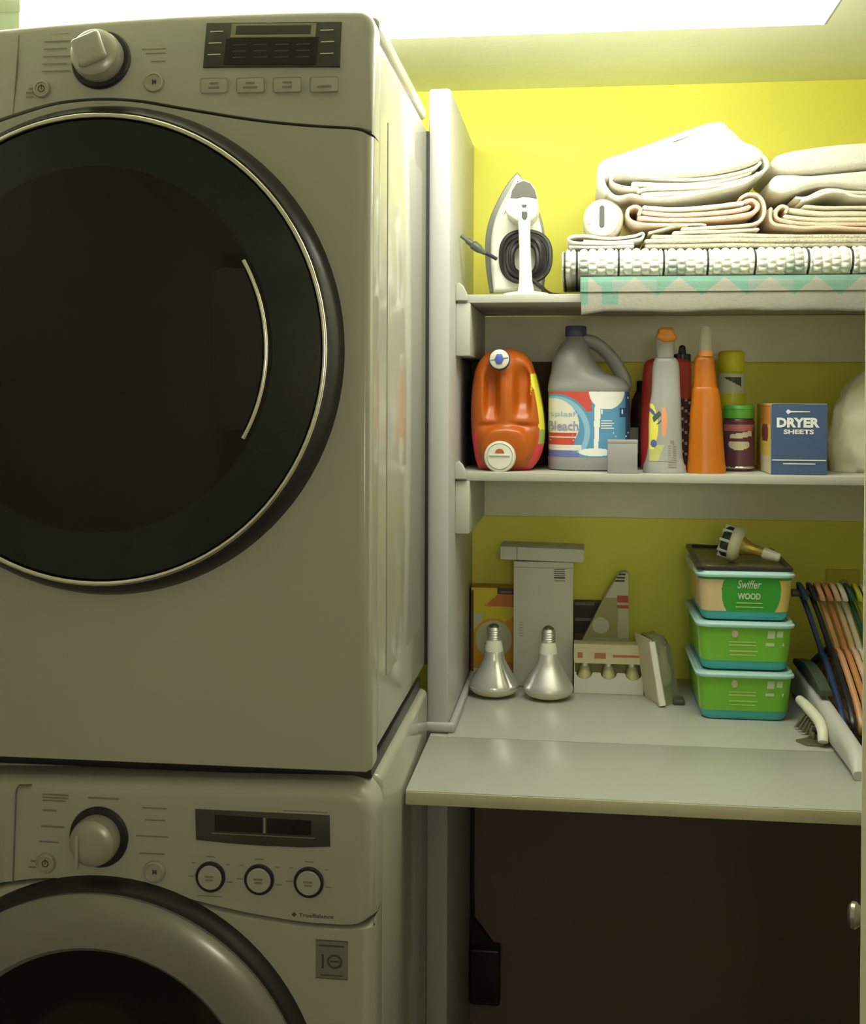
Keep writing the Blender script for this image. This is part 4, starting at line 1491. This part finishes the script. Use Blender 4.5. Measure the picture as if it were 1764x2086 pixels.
# ---- dark jar with green lid
t = thing('jar', 'plum coloured jar with a green lid between orange bottle and blue box', 'jar', (.297, 2.28, S2))
JYY = 2.28
cx, rad = at(1504, 900, JYY).x, .0292
zr = lambda y: at(1504, y, JYY).z
bm = NB()
lathe(bm, [(rad - .003, z2), (rad, z2 + .003), (rad, zr(858)), (rad - .002, zr(853)), (rad - .004, zr(850))], Matrix.Translation((cx, JYY, 0)), 40)
jb = part('body', bm, mat('jar_plum', (.085, .03, .04), .3, vary=.12), t)
bm = NB()
lathe(bm, [(rad - .0005, zr(852)), (rad, zr(850)), (rad, zr(836)), (rad - .001, zr(835)), (rad, zr(833)), (rad - .001, zr(827)), (rad - .003, zr(825)), (.0005, zr(825))], Matrix.Translation((cx, JYY, 0)), 40)
part('lid', bm, mat('lid_green', (.10, .36, .05), .35, vary=.06), t)
def jcol(u, v):
    if .86 < v < .93:
        return 1
    if .55 < v < .75 and .2 < u < .75 and abs(v - .6 - .2 * (u - .3)) < .07:
        return 2
    if ((u - .42) / .26) ** 2 + ((v - .40) / .15) ** 2 < 1 and v < .47:
        return 2
    if .72 < v < .86 and u < .8:
        return 1 if v > .76 else 0
    return 0
bm = NB()
patch(bm, cyl_fn(cx, JYY, rad + .0005, zr(935), zr(858), -70, 85), 40, 36, jcol)
part('label', bm, [mat('jar_plum2', (.10, .03, .05), .4, vary=.15), mat('jar_rose', (.38, .12, .12), .4, vary=.08), mat('jar_cream', (.50, .48, .32), .4, vary=.05)], t, angle=60, label='plum, rose and cream label')
bm = NB()
lathe(bm, [(rad + .0004, zr(953)), (rad + .0012, zr(951)), (rad + .0004, zr(949))], Matrix.Translation((cx, JYY, 0)), 40, cap=False)
part('foot_ring', bm, chrome, jb)
# ---- dryer sheets box
t = thing('dryer_sheets_box', 'navy blue dryer sheets box with an orange and yellow side', 'box', (.395, 2.2, S2))
x0, x1, ztb = .3445, .4425, 1.4755
bm = NB()
box(bm, (x0, 2.17, z2), (x1, 2.335, ztb), .0012)
for f in bm.faces:
    f.material_index = 0 if f.calc_center_median().y < 2.1705 else 1
bx = part('carton', bm, [mat('box_navy', (.045, .085, .19), .5, vary=.04), mat('box_white', (.62, .60, .45), .5, vary=.03)], t, flat=True)
def scol(u, v):
    if v > .72:
        return 1 if u > .35 else 2
    if v > .45 and (u - .6) ** 2 / .06 + (v - .58) ** 2 / .03 < 1:
        return 3
    if u < .25 - .3 * (v - .3):
        return 1 if v < .5 else 2
    return 0 if v < .25 else 2
bm = NB()
patch(bm, lambda u, v: Vector((x0 - .0004, 2.333 - .161 * u, z2 + .002 + (ztb - z2 - .004) * v)), 24, 24, scol)
part('side_print', bm, [mat('print_pale', (.60, .58, .38), .5, vary=.05), mat('print_orange', (.72, .28, .05), .5, vary=.08), mat('print_yellow', (.70, .52, .10), .5, vary=.08), mat('print_maroon', (.20, .04, .03), .5, vary=.1)], bx, flat=True)
ff = lambda u, v: Vector((u, 2.1692, v))
words('DRYER', ff, .3545, .4290, 1.4330, 1.4505, lw, bx, bold=.05)
words('SHEETS', ff, .3665, .4190, 1.4210, 1.4295, lw, bx, bold=.04)
bm = NB()
slab(bm, [(.3700, 1.4615), (.3740, 1.4655), (.3790, 1.4625), (.4120, 1.4620), (.4120, 1.4605), (.3790, 1.4600), (.3740, 1.4565)], 2.1690, 2.1705)
part('logo', bm, lw, bx, flat=True)
dashes([(.3465, .4405, 1.3735, 1.3755), (.3660, .4220, 1.3670, 1.3690)], ff, lw, bx)
# ---- fluffy white bag
t = thing('cotton_bag', 'soft translucent white bag of cotton at the right end of the lower shelf', 'bag', (.55, 2.29, S2))
bm = NB()
rings = []
for k in range(22):
    v = k / 21
    z = z2 + .198 * v
    s = .93 + .07 * min(1, v * 6)
    s *= math.sqrt(max(.03, 1 - (max(0, v - .45) / .57) ** 2.2))
    ring = []
    for p in superell(.565 + .02 * v, 2.315, z, .094 * s, .062 * s, 2.4, 72):
        n_ = noise.noise(Vector((p.x * 30, p.y * 30, z * 24))) + .5 * noise.noise(Vector((p.x * 80, p.y * 80, z * 70)))
        d_ = Vector((p.x - .56, p.y - 2.315, 0)).normalized()
        ring.append(Vector((p.x, p.y, p.z if k == 0 else p.z + .003 * n_)) + d_ * (.0055 + .005 * v) * n_)
    rings.append(ring)
loft(bm, rings)
part('bag', bm, mat('bag_white', (.66, .62, .48), .45, vary=.06, vscale=20, bump=.2, bscale=80), t, angle=80)

# ------------------------------------------------------------------ on the worktop, left group
ZW = .9004
t = thing('bulb_box', 'orange and yellow light bulb box behind the left reflector bulb', 'box', (-.17, 2.45, ZW))
x0, x1, ztb = -.2165, -.1285, 1.0915
bm = NB()
box(bm, (x0, 2.430, ZW), (x1, 2.488, ztb), .001)
bx = part('carton', bm, mat('carton_orange', (.62, .30, .03), .5, vary=.06), t, flat=True)
def ocol(u, v):
    x, y = u * .088, v * .191
    r_ = math.hypot(x - .047, y - .085)
    if v > .93 and u > .62:
        return 3
    if r_ < .038:
        return 4 if math.hypot(x - .044, y - .103) < .013 else 2
    if r_ < .043:
        return 0
    if v < .12:
        return 2 if v > .05 and u < .7 else 1
    if v < .2 or (v > .8 and u > .5 + 2.5 * (v - .8) - .2):
        return 5 if u > .4 else 0
    if u < .28 and .55 < v < .72:
        return 2
    return 1 if v > .5 + .3 * u - .1 else 0
bm = NB()
patch(bm, lambda u, v: Vector((x0 + .088 * u, 2.4293, ZW + .191 * v)), 44, 90, ocol)
part('front_print', bm, [mat('bulbbox_amber', (.68, .34, .03), .5, vary=.06), mat('bulbbox_yellow', (.70, .58, .04), .5, vary=.06), mat('bulbbox_cream', (.58, .58, .40), .5, vary=.04), mat('bulbbox_dark', (.07, .05, .06), .5, vary=.1), mat('bulbbox_gold', (.52, .42, .14), .5, vary=.08), mat('bulbbox_red', (.62, .20, .05), .5, vary=.06)], bx, flat=True)
bf = lambda u, v: Vector((u, 2.4288, v))
dashes([(x0 + .028, x0 + .05, ZW + .074, ZW + .077), (x0 + .033, x0 + .05, ZW + .062, ZW + .0645), (x0 + .060, x0 + .084, ZW + .181, ZW + .185)], bf, greyprint, bx)
bm = NB()
box(bm, (x0 - .0006, 2.4292, ZW + .001), (x0 + .0052, 2.4296, ztb - .006))
part('edge_stripe', bm, mat('carton_brown', (.14, .06, .02), .6, vary=.1), bx)

cardw = mat('white_card', (.60, .59, .53), .55, vary=.02, vscale=14)
t = thing('tall_white_box', 'tall plain white box standing behind the right reflector bulb', 'box', (-.067, 2.43, ZW))
x0, x1, ztb = -.1265, -.0065, 1.1535
bm = NB()
box(bm, (x0, 2.385, ZW), (x1, 2.4285, ztb), .0012)
bx = part('carton', bm, cardw, t)
f2 = lambda u, v: Vector((u, 2.3845, v))
rows = [(x1 - .0385, x1 - .0165, 1.138 - .0042 * k, 1.1395 - .0042 * k) for k in range(4)] + [(x1 - .0385, x1 - .0165, 1.1205, 1.1235), (x1 - .0385, x1 - .0165, 1.1150, 1.1165)]
rows += [(x0 + .012, x0 + .019, 1.0300 - .0055 * k, 1.0308 - .0055 * k) for k in range(6)]
dashes(rows, f2, darkprint, bx)
bm = NB()
box(bm, (x0, 2.3844, ztb - .012), (x1, 2.3853, ztb - .0113))
part('lid_seam', bm, greyprint, bx)
t = thing('flat_white_box', 'flat white box lying across the top of the tall white box', 'box', (-.07, 2.42, 1.154))
bm = NB()
M = Matrix.Translation((-.069, 0, 1.1545)) @ Matrix.Rotation(R(1.2), 4, 'Y') @ Matrix.Translation((.069, 0, -1.1545))
box(bm, (-.154, 2.378, 1.1561), (.0145, 2.474, 1.1825), .0015, M=M)
bx = part('carton', bm, cardw, t)
bm = NB()
box(bm, (-.1205, 2.3775, 1.1565), (-.119, 2.3785, 1.182), M=M)
part('flap_seam', bm, greyprint, bx)

# ---- reflector bulbs
silv = mat('silvered_glass', (.72, .71, .70), .28, metal=.75, vary=.04, vscale=20)
lens = mat('frosted_lens', (.60, .56, .42), .35, vary=.04)
alu = mat('bulb_thread', (.70, .70, .66), .3, metal=.9, vary=.05)
frost = mat('frosted_neck', (.72, .72, .62), .3, vary=.04)
for i, (x, y, lab, rg_) in enumerate(((-.1600, 2.305, 'silvered reflector bulb standing face down by the orange box, bright highlight', .17), (-.0535, 2.298, 'frosted silver reflector bulb standing face down before the tall white box', .36))):
    t = thing('reflector_bulb', lab, 'light bulb', (x, y, ZW), 'reflector bulbs standing on the worktop')
    M = Matrix.Translation((x, y, ZW))
    bm = NB()
    lathe(bm, [(.010, 0), (.026, .0012), (.040, .0065), (.0465, .013), (.0478, .0185)], M, 48)
    part('lens', bm, lens, t)
    bm = NB()
    lathe(bm, [(.0478, .0180), (.0482, .0215), (.0465, .0260), (.0420, .0340), (.0360, .0450), (.0295, .0560), (.0240, .0655), (.0205, .0745), (.0190, .0850), (.0175, .0880)], M, 48)
    part('reflector', bm, mat('silvered_glass_%d' % i, (.72, .71, .70), rg_, metal=.75, vary=.04, vscale=20), t)
    bm = NB()
    lathe(bm, [(.0178, .0875), (.0172, .0960), (.0150, .1050), (.0135, .1090)], M, 40)
    part('neck', bm, frost, t)
    bm = NB()
    pr = [(.0136, .1085)]
    for k in range(5):
        pr += [(.0140, .1110 + .0046 * k), (.0128, .1133 + .0046 * k)]
    pr += [(.0115, .1345)]
    lathe(bm, pr, M, 32)
    part('screw_base', bm, alu, t)
    bm = NB()
    lathe(bm, [(.0110, .1340), (.0090, .1375), (.0045, .1405), (.0005, .1410)], M, 24)
    part('contact', bm, mat('contact_dark', (.06, .07, .03), .4, vary=.2), t)

# ---- dark package, wedge pack, carton with three bulbs
t = thing('dark_packet', 'dark printed packet half hidden behind the white triangular pack', 'packet', (.02, 2.48, ZW))
bm = NB()
box(bm, (-.0045, 2.474, ZW), (.060, 2.490, 1.0615), .001)
bx = part('packet', bm, mat('packet_dark', (.035, .034, .026), .45, vary=.25, vscale=40), t)
bm = NB()
patch(bm, lambda u, v: Vector((-.003 + .06 * u, 2.4734, .98 + .079 * v)), 6, 12, lambda u, v: 1 if v < .2 else (2 if int(v * 12) in (6, 11) and u < .6 else 0))
part('front_print', bm, [mat('packet_black', (.022, .022, .02), .45, vary=.2), mat('packet_maroon', (.16, .05, .05), .5, vary=.1), mat('packet_pale', (.16, .16, .13), .5, vary=.1)], bx, flat=True)

t = thing('triangular_pack', 'white triangular pack with black striped tip and red band', 'package', (.06, 2.455, ZW))
bm = NB()
tri_ = [(-.003, ZW), (.1075, ZW), (.1075, .99), (.1052, 1.126), (.0985, 1.1285), (.0870, 1.1260), (.062, 1.085), (.0165, .9945), (-.003, .955)]
slab(bm, tri_, 2.444, 2.470, .001, .001, seg=2)
tb = part('pack', bm, mat('pack_cream', (.52, .50, .30), .5, vary=.06, vscale=20), t)
def tx(z, k):     # left edge to right edge of the wedge
    l = .0165 + (z - .9945) / (1.126 - .9945) * (.0870 - .0165)
    r_ = .1073 - (z - .99) * .016
    return l + (r_ - l) * k
bm = NB()
pl = [mat('pack_white', (.64, .64, .52), .5, vary=.04), darkprint, mat('pack_red', (.52, .10, .06), .5, vary=.06), mat('pack_ivory', (.60, .58, .42), .5, vary=.04), mat('pack_olive', (.40, .38, .18), .5, vary=.08)]
def tcol(u, v):
    z = .992 + .133 * v
    x = tx(z, u)
    if v > .86 and u < .72:
        return 1 if int(v * 60) % 3 else 0
    if .46 < v < .66 and x > .083:
        return 2 if not (.51 < v < .55) else 3
    if math.hypot(x - .050, (z - 1.017)) < .017:
        return 0
    if v > .62:
        return 0
    if x > .085:
        return 3
    return 4
patch(bm, lambda u, v: Vector((tx(.992 + .133 * v, u), 2.4434, .992 + .133 * v)), 40, 100, tcol)
part('front_print', bm, pl, tb, flat=True)

t = thing('bulb_carton', 'low white scalloped carton in front of the triangular pack', 'carton', (.063, 2.37, ZW))
x0, x1 = -.004, .1320
bm = NB()
o = [(x0, ZW), (x1, ZW), (x1, .942)]
for cxs in (.1120, .0640, .0160):
    o += [(cxs + .0165, .942)] + [(cxs + .0155 * math.cos(a), .940 - .0115 * math.sin(a)) for a in [PI * k / 10 for k in range(11)]] + [(cxs - .0165, .942)]
o += [(x0, .942)]
oo2 = []
for p in o:
    if not oo2 or (Vector(p) - Vector(oo2[-1])).length > 1e-5:
        oo2.append(p)
slab(bm, oo2, 2.345, 2.3465)
tr_ = part('front_wall', bm, cardw, t, flat=True)
bm = NB()
box(bm, (x0, 2.3465, ZW), (x1, 2.3825, ZW + .002))
part('floor_panel', bm, cardw, t)
for xa in (x0, x1 - .0015):
    bm = NB()
    box(bm, (xa, 2.3466, ZW + .002), (xa + .0015, 2.3825, .992))
    part('side_wall', bm, cardw, t)
bm = NB()
box(bm, (x0, 2.3826, ZW), (x1, 2.3838, .997))
part('back_wall', bm, mat('carton_tan', (.48, .42, .22), .6, vary=.06), t)
bm = NB()
slab(bm, rrect(x0 - .0005, x1 + .0005, .960, .998, .004, 3), 2.3435, 2.3448, .0005, seg=1)
box(bm, (x0 - .0005, 2.3448, .9955), (x1 + .0005, 2.3825, .998))
sl = part('sleeve', bm, mat('carton_cream', (.56, .52, .32), .45, vary=.08, vscale=30), t, kind='stuff')
cf = lambda u, v: Vector((u, 2.3431, v))
dashes([(.036, .058, .9700, .9815)], cf, mat('carton_red', (.42, .15, .06), .5, vary=.1), sl)
dashes([(.072, .128, .9735, .9785)], cf, mat('carton_red', (.42, .15, .06)), sl)
dashes([(.003, .013, .9705, .9815)], cf, mat('carton_red', (.42, .15, .06)), sl)
dashes([(x0, x1, .9860, .9872)], cf, mat('carton_line', (.62, .58, .42), .5, vary=.05), sl)
for cxs, wd in ((.0175, 'left'), (.0640, 'middle'), (.1105, 'right')):
    tt = thing('light_bulb', '%s of the three small bulbs inside the white scalloped carton' % wd, 'light bulb', (cxs, 2.364, ZW + .002), 'bulbs inside the scalloped carton')
    M = Matrix.Translation((cxs, 2.364, ZW + .0023))
    bm = NB()
    lathe(bm, [(.003, 0), (.010, .003), (.0150, .011), (.0162, .020), (.0150, .030), (.0110, .042), (.0090, .050)], M, 24)
    part('globe', bm, mat('bulb_glass', (.50, .46, .24), .25, vary=.06), tt)
    bm = NB()
    lathe(bm, [(.0092, .0495), (.0095, .056), (.0085, .060), (.0095, .064), (.0085, .070), (.004, .074)], M, 20)
    part('screw_base', bm, alu, tt)

# ---- clear blister pack leaning beside the tubs
t = thing('blister_pack', 'creased clear plastic and white card blister pack leaning left of the tubs', 'package', (.16, 2.31, ZW))
fp = [Vector((.1365, 2.338, 0)), Vector((.1630, 2.2630, 0)), Vector((.1985, 2.3000, 0)), Vector((.172, 2.375, 0))]
sh = Vector((-.020, .016, 0))
H = .122
def bpt(i, v, ins=0):
    c_ = sum(fp, Vector()) / 4
    p = fp[i] + (c_ - fp[i]) * ins + sh * v
    return Vector((p.x, p.y, ZW + H * v))
rings = []
for v, ins in ((0, .0), (.3, .0), (.6, .02), (.85, .07), (.95, .16), (1.0, .34)):
    q = [bpt(i, v, ins) for i in range(4)]
    ring = []
    for i in range(4):
        a, b = q[i], q[(i + 1) % 4]
        for k in range(6):
            p = a.lerp(b, k / 6)
            ring.append(p + Vector((noise.noise(p * 50), noise.noise(p * 50 + Vector((3, 1, 2))), 0)) * .003)
    rings.append(ring)
bm = NB()
loft(bm, rings)
part('clear_shell', bm, mat('clear_plastic', (.62, .64, .46), .12, trans=.75, vary=.05, ior=1.2), t, angle=50)
bm = NB()
a, b, c_, d = bpt(0, 0), bpt(1, 0), bpt(1, 1), bpt(0, 1)
a.z = b.z = ZW
off = Vector((-.0022, -.0008, 0))
loft(bm, [[p + off for p in (a, b, c_, d)], [p + off * .2 for p in (a, b, c_, d)]])
part('card_side', bm, mat('card_ivory', (.60, .54, .36), .55, vary=.06), t, flat=True)
bm = NB()
tube(bm, [bpt(1, v) + Vector((.000, -.003, .0015 if v == 0 else 0)) for v in (0.02, .25, .5, .75, .98)], [.0075, .0070, .0068, .0072, .0065], 8)
part('card_edge', bm, mat('card_white', (.70, .68, .60), .5, vary=.03), t)
bm = NB()
lathe(bm, [(.004, 0), (.014, .006), (.0175, .020), (.016, .034), (.010, .050), (.0085, .062), (.0085, .075)], Matrix.Translation((.1635, 2.322, ZW + .024)), 24)
part('enclosed_bulb', bm, mat('pack_bulb', (.60, .60, .46), .15, vary=.04), t)
bm = NB()
box(bm, (.184, 2.275, ZW), (.206, 2.305, ZW + .011), .003)
part('dark_foot', bm, mat('dark_green_foil', (.05, .075, .045), .35, vary=.2), t)

# ---- three wipe tubs
tealm = mat('tub_teal', (.07, .42, .44), .3, vary=.05)
lidm = mat('tub_lid', (.34, .56, .55), .25, vary=.05)
gl1 = mat('tub_green', (.17, .46, .035), .45, vary=.06, vscale=12)
gl2 = mat('tub_deep_green', (.035, .30, .03), .45, vary=.06, vscale=12)
gld = mat('tub_gold', (.60, .47, .14), .45, vary=.05, vscale=12)
glw = mat('tub_wood_print', (.62, .46, .27), .45, vary=.06, vscale=12)
pgw = mat('tub_pale_print', (.50, .62, .40), .5, vary=.05)
pgy = mat('tub_lime_print', (.42, .62, .20), .5, vary=.05)
TUBS = [(.9004, 'green labelled wipes tub, lowest of the stack of three'), (.9912, 'green labelled wipes tub in the middle of the stack'), (1.0820, 'top wipes tub of the stack, wood coloured label with green disc')]
for i, (zb, lab) in enumerate(TUBS):
    hgt = .0830
    t = thing('wipes_tub', lab, 'tub', (.305, 2.30, zb), 'stack of wipes tubs on the worktop')
    def sec_(v, up=0):
        x0_, x1_ = .2285 - .0075 * v, .3800 + .0070 * v
        y0_, y1_ = 2.186 - .011 * v, 2.405 + .008 * v
        return x0_ - up, x1_ + up, y0_ - up, y1_ + up
    def tring(v, up=0, r_=.020):
        x0_, x1_, y0_, y1_ = sec_(v, up)
        return [Vector((p[0], p[1], zb + hgt * v)) for p in rrect(x0_, x1_, y0_, y1_, r_, 6)]
    bm = NB()
    rings = [[Vector((p.x, p.y, zb)) for p in tring(0, -.006, .015)], [Vector((p.x, p.y, zb + .0025)) for p in tring(0, -.0015)], tring(.10), tring(.5), tring(.96), tring(1.0)]
    loft(bm, rings)
    tb = part('tub', bm, tealm, t, angle=50)
    bm = NB()
    lr = [[Vector((p.x, p.y, zb + dz)) for p in tring(1, up, .022)] for dz, up in ((.0800, .0005), (.0800, .0045), (.0825, .0055), (.0850, .0052), (.0865, .0035), (.0872, .0025), (.0905, .0015), (.0905, -.004), (.0885, -.006))]
    loft(bm, lr)
    part('lid', bm, lidm, t, angle=40)
    # printed wrap: front and left side share the tub's slope
    v0, v1 = .21, .955
    if i == 2:
        v0 = .20
    x0_, x1_, y0_, y1_ = sec_(.5)
    def wrap(u, v, up=.0007, v0=v0, v1=v1, zb=zb, hgt=hgt):
        vv_ = v0 + (v1 - v0) * v
        ax, bx_, ay, by_ = .2285 - .0075 * vv_ - up, .3800 + .0070 * vv_ + up, 2.186 - .011 * vv_ - up, 2.405 + .008 * vv_ + up
        rr_ = .020 + up
        # u from -1 (left side, back) through 0 (front left corner) to 1 (front right corner)
        if u < 0:
            L_ = by_ - ay - rr_ * 2
            return Vector((ax, ay + rr_ + L_ * min(1, -u), zb + hgt * vv_))
        a = .18
        if u < a:
            th = PI + (u / a) * PI / 2
            return Vector((ax + rr_ + rr_ * math.cos(th), ay + rr_ + rr_ * math.sin(th), zb + hgt * vv_))
        if u > 1 - a:
            th = 1.5 * PI + ((u - 1 + a) / a) * PI / 2
            return Vector((bx_ - rr_ + rr_ * math.cos(th), ay + rr_ + rr_ * math.sin(th), zb + hgt * vv_))
        k = (u - a) / (1 - 2 * a)
        return Vector((ax + rr_ + (bx_ - ax - 2 * rr_) * k, ay, zb + hgt * vv_))
    def gcol(u, v, i=i):
        u = u * 2 - 1
        if i == 2:
            if u < 0:
                return 2 if (u < -.3) else 3
            if v > .93:
                return 1
            if ((u - .55) / .28) ** 2 + ((v - .5) / .95) ** 2 < 1:
                return 1
            return 3 if u < .45 else 2
        if u < .04 and u > -.08:
            return 4
        return 0
    bm = NB()
    patch(bm, lambda u, v: wrap(u * 2 - 1, v), 300, 70, gcol)
    wl = part('label', bm, [gl1, gl2, gld, glw, pgy], t, angle=60)
    wf_ = lambda u, v: wrap(u, v, .0013)
    if i == 2:
        words('Swiffer', wf_, .42, .64, .68, .93, pgw, wl, bold=.015, shear=.25)
        words('WOOD', wf_, .42, .64, .36, .55, pgw, wl, bold=.04)
        dashes([(.41, .66, .24, .27), (.40, .67, .12, .15)], wf_, pgy, wl)
    else:
        dashes([(.345, .60, .56, .59), (.345, .60, .46, .50), (.345, .62, .28, .32), (.345, .60, .17, .20)], wf_, pgy, wl)
        dashes([(.70, .765, .70, .92), (.785, .84, .74, .92), (.69, .86, .47, .56)], wf_, pgw, wl)
        bm = NB()
        q = wf_(.40, .82)
        lathe(bm, [(.0055, 0), (.0055, .0006), (.0002, .0006)], axisM(q, (0, -1, -.1)) @ Matrix.Scale(1.3, 4, (0, 1, 0)), 20)
        part('emblem', bm, mat('emblem_pink', (.52, .42, .34), .5, vary=.1), wl)

# ---- black-rimmed tray on the top tub
t = thing('black_tray', 'flat black-rimmed plastic tray lying on the top tub', 'tray', (.3, 2.3, 1.173))
ZT = 1.0820 + .0909
bm = NB()
fr1, fr2 = rrect(.2170, .3885, 2.176, 2.415, .012, 4), rrect(.2270, .3790, 2.189, 2.404, .008, 4)
def lift(p):
    return ZT + .014 * max(0, (p[1] - 2.25) / .165) ** 1.5 * (1 if p[0] < .3 else .6)
rings = [[Vector((p[0], p[1], lift(p) + dz)) for p in o] for o, dz in ((fr2, .001), (fr1, 0.0004), (fr1, .0055), (fr2, .0065), (fr2, .001))]
loft(bm, rings, False, False)
part('rim', bm, black, t, angle=40)
bm = NB()
pf_ = rrect(.2265, .3795, 2.1885, 2.4045, .008, 4)
loft(bm, [[Vector((p[0], p[1], lift(p) + dz)) for p in pf_] for dz in (.0012, .0028)])
part('film', bm, mat('olive_film', (.10, .09, .035), .22, vary=.25, vscale=14), t, angle=40)
bm = NB()
o = [(.236, 2.215), (.262, 2.207), (.276, 2.214), (.262, 2.224), (.240, 2.226)]
loft(bm, [[Vector((p[0], p[1], ZT + dz)) for p in o] for dz in (.0029, .0036)])
part('white_patch', bm, mat('film_patch_white', (.62, .62, .52), .5, vary=.04), t, flat=True)  # irregular white patch laid flat on the film

# ---- lamp-shaped gadget lying on the tray
t = thing('reflector_gadget', 'white and gold finned LED bulb lying on its side on the top tub', 'light bulb', (.33, 2.27, 1.18))
hd_ = Vector((.2905, 2.262, 1.2130))
en_ = Vector((.3690, 2.235, 1.1915))
d = (hd_ - en_).normalized()
L = (hd_ - en_).length
M = axisM(en_, d)
bm = NB()
lathe(bm, [(.006, -.004), (.0085, -.002), (.0090, .006), (.0100, .008), (.0105, .020), (.0112, .026), (.0100, .028)], M, 28)
part('base', bm, mat('gadget_white', (.74, .74, .68), .3, vary=.03), t)
bm = NB()
lathe(bm, [(.0098, .0275), (.0092, .034), (.0105, .048), (.0150, .062), (.0190, .068)], M, 32)
part('neck', bm, mat('gadget_gold', (.52, .40, .10), .25, metal=.5, vary=.06), t)
bm = NB()
lathe(bm, [(.0190, .0675), (.0290, .072), (.0330, .078), (.0335, .084), (.0320, .087), (.0300, .0875)], M, 40)
hdp = part('head_rim', bm, mat('gadget_ivory', (.74, .72, .56), .3, vary=.03), t)
bm = NB()
lathe(bm, [(.0300, .0870), (.0300, .0980), (.0260, .1030), (.0150, .1050), (.0005, .1055)], M, 40)
fc = part('face', bm, mat('gadget_navy', (.03, .05, .06), .3, vary=.1), hdp)
for k in range(9):
    bm = NB()
    a = 2 * PI * k / 9 + .2
    box(bm, (.012, -.0026, .0872), (.0312, .0026, .1062), .001, M=M @ Matrix.Rotation(a, 4, 'Z'))
    part('fin', bm, mat('gadget_fin', (.72, .74, .68), .35, vary=.03), hdp)
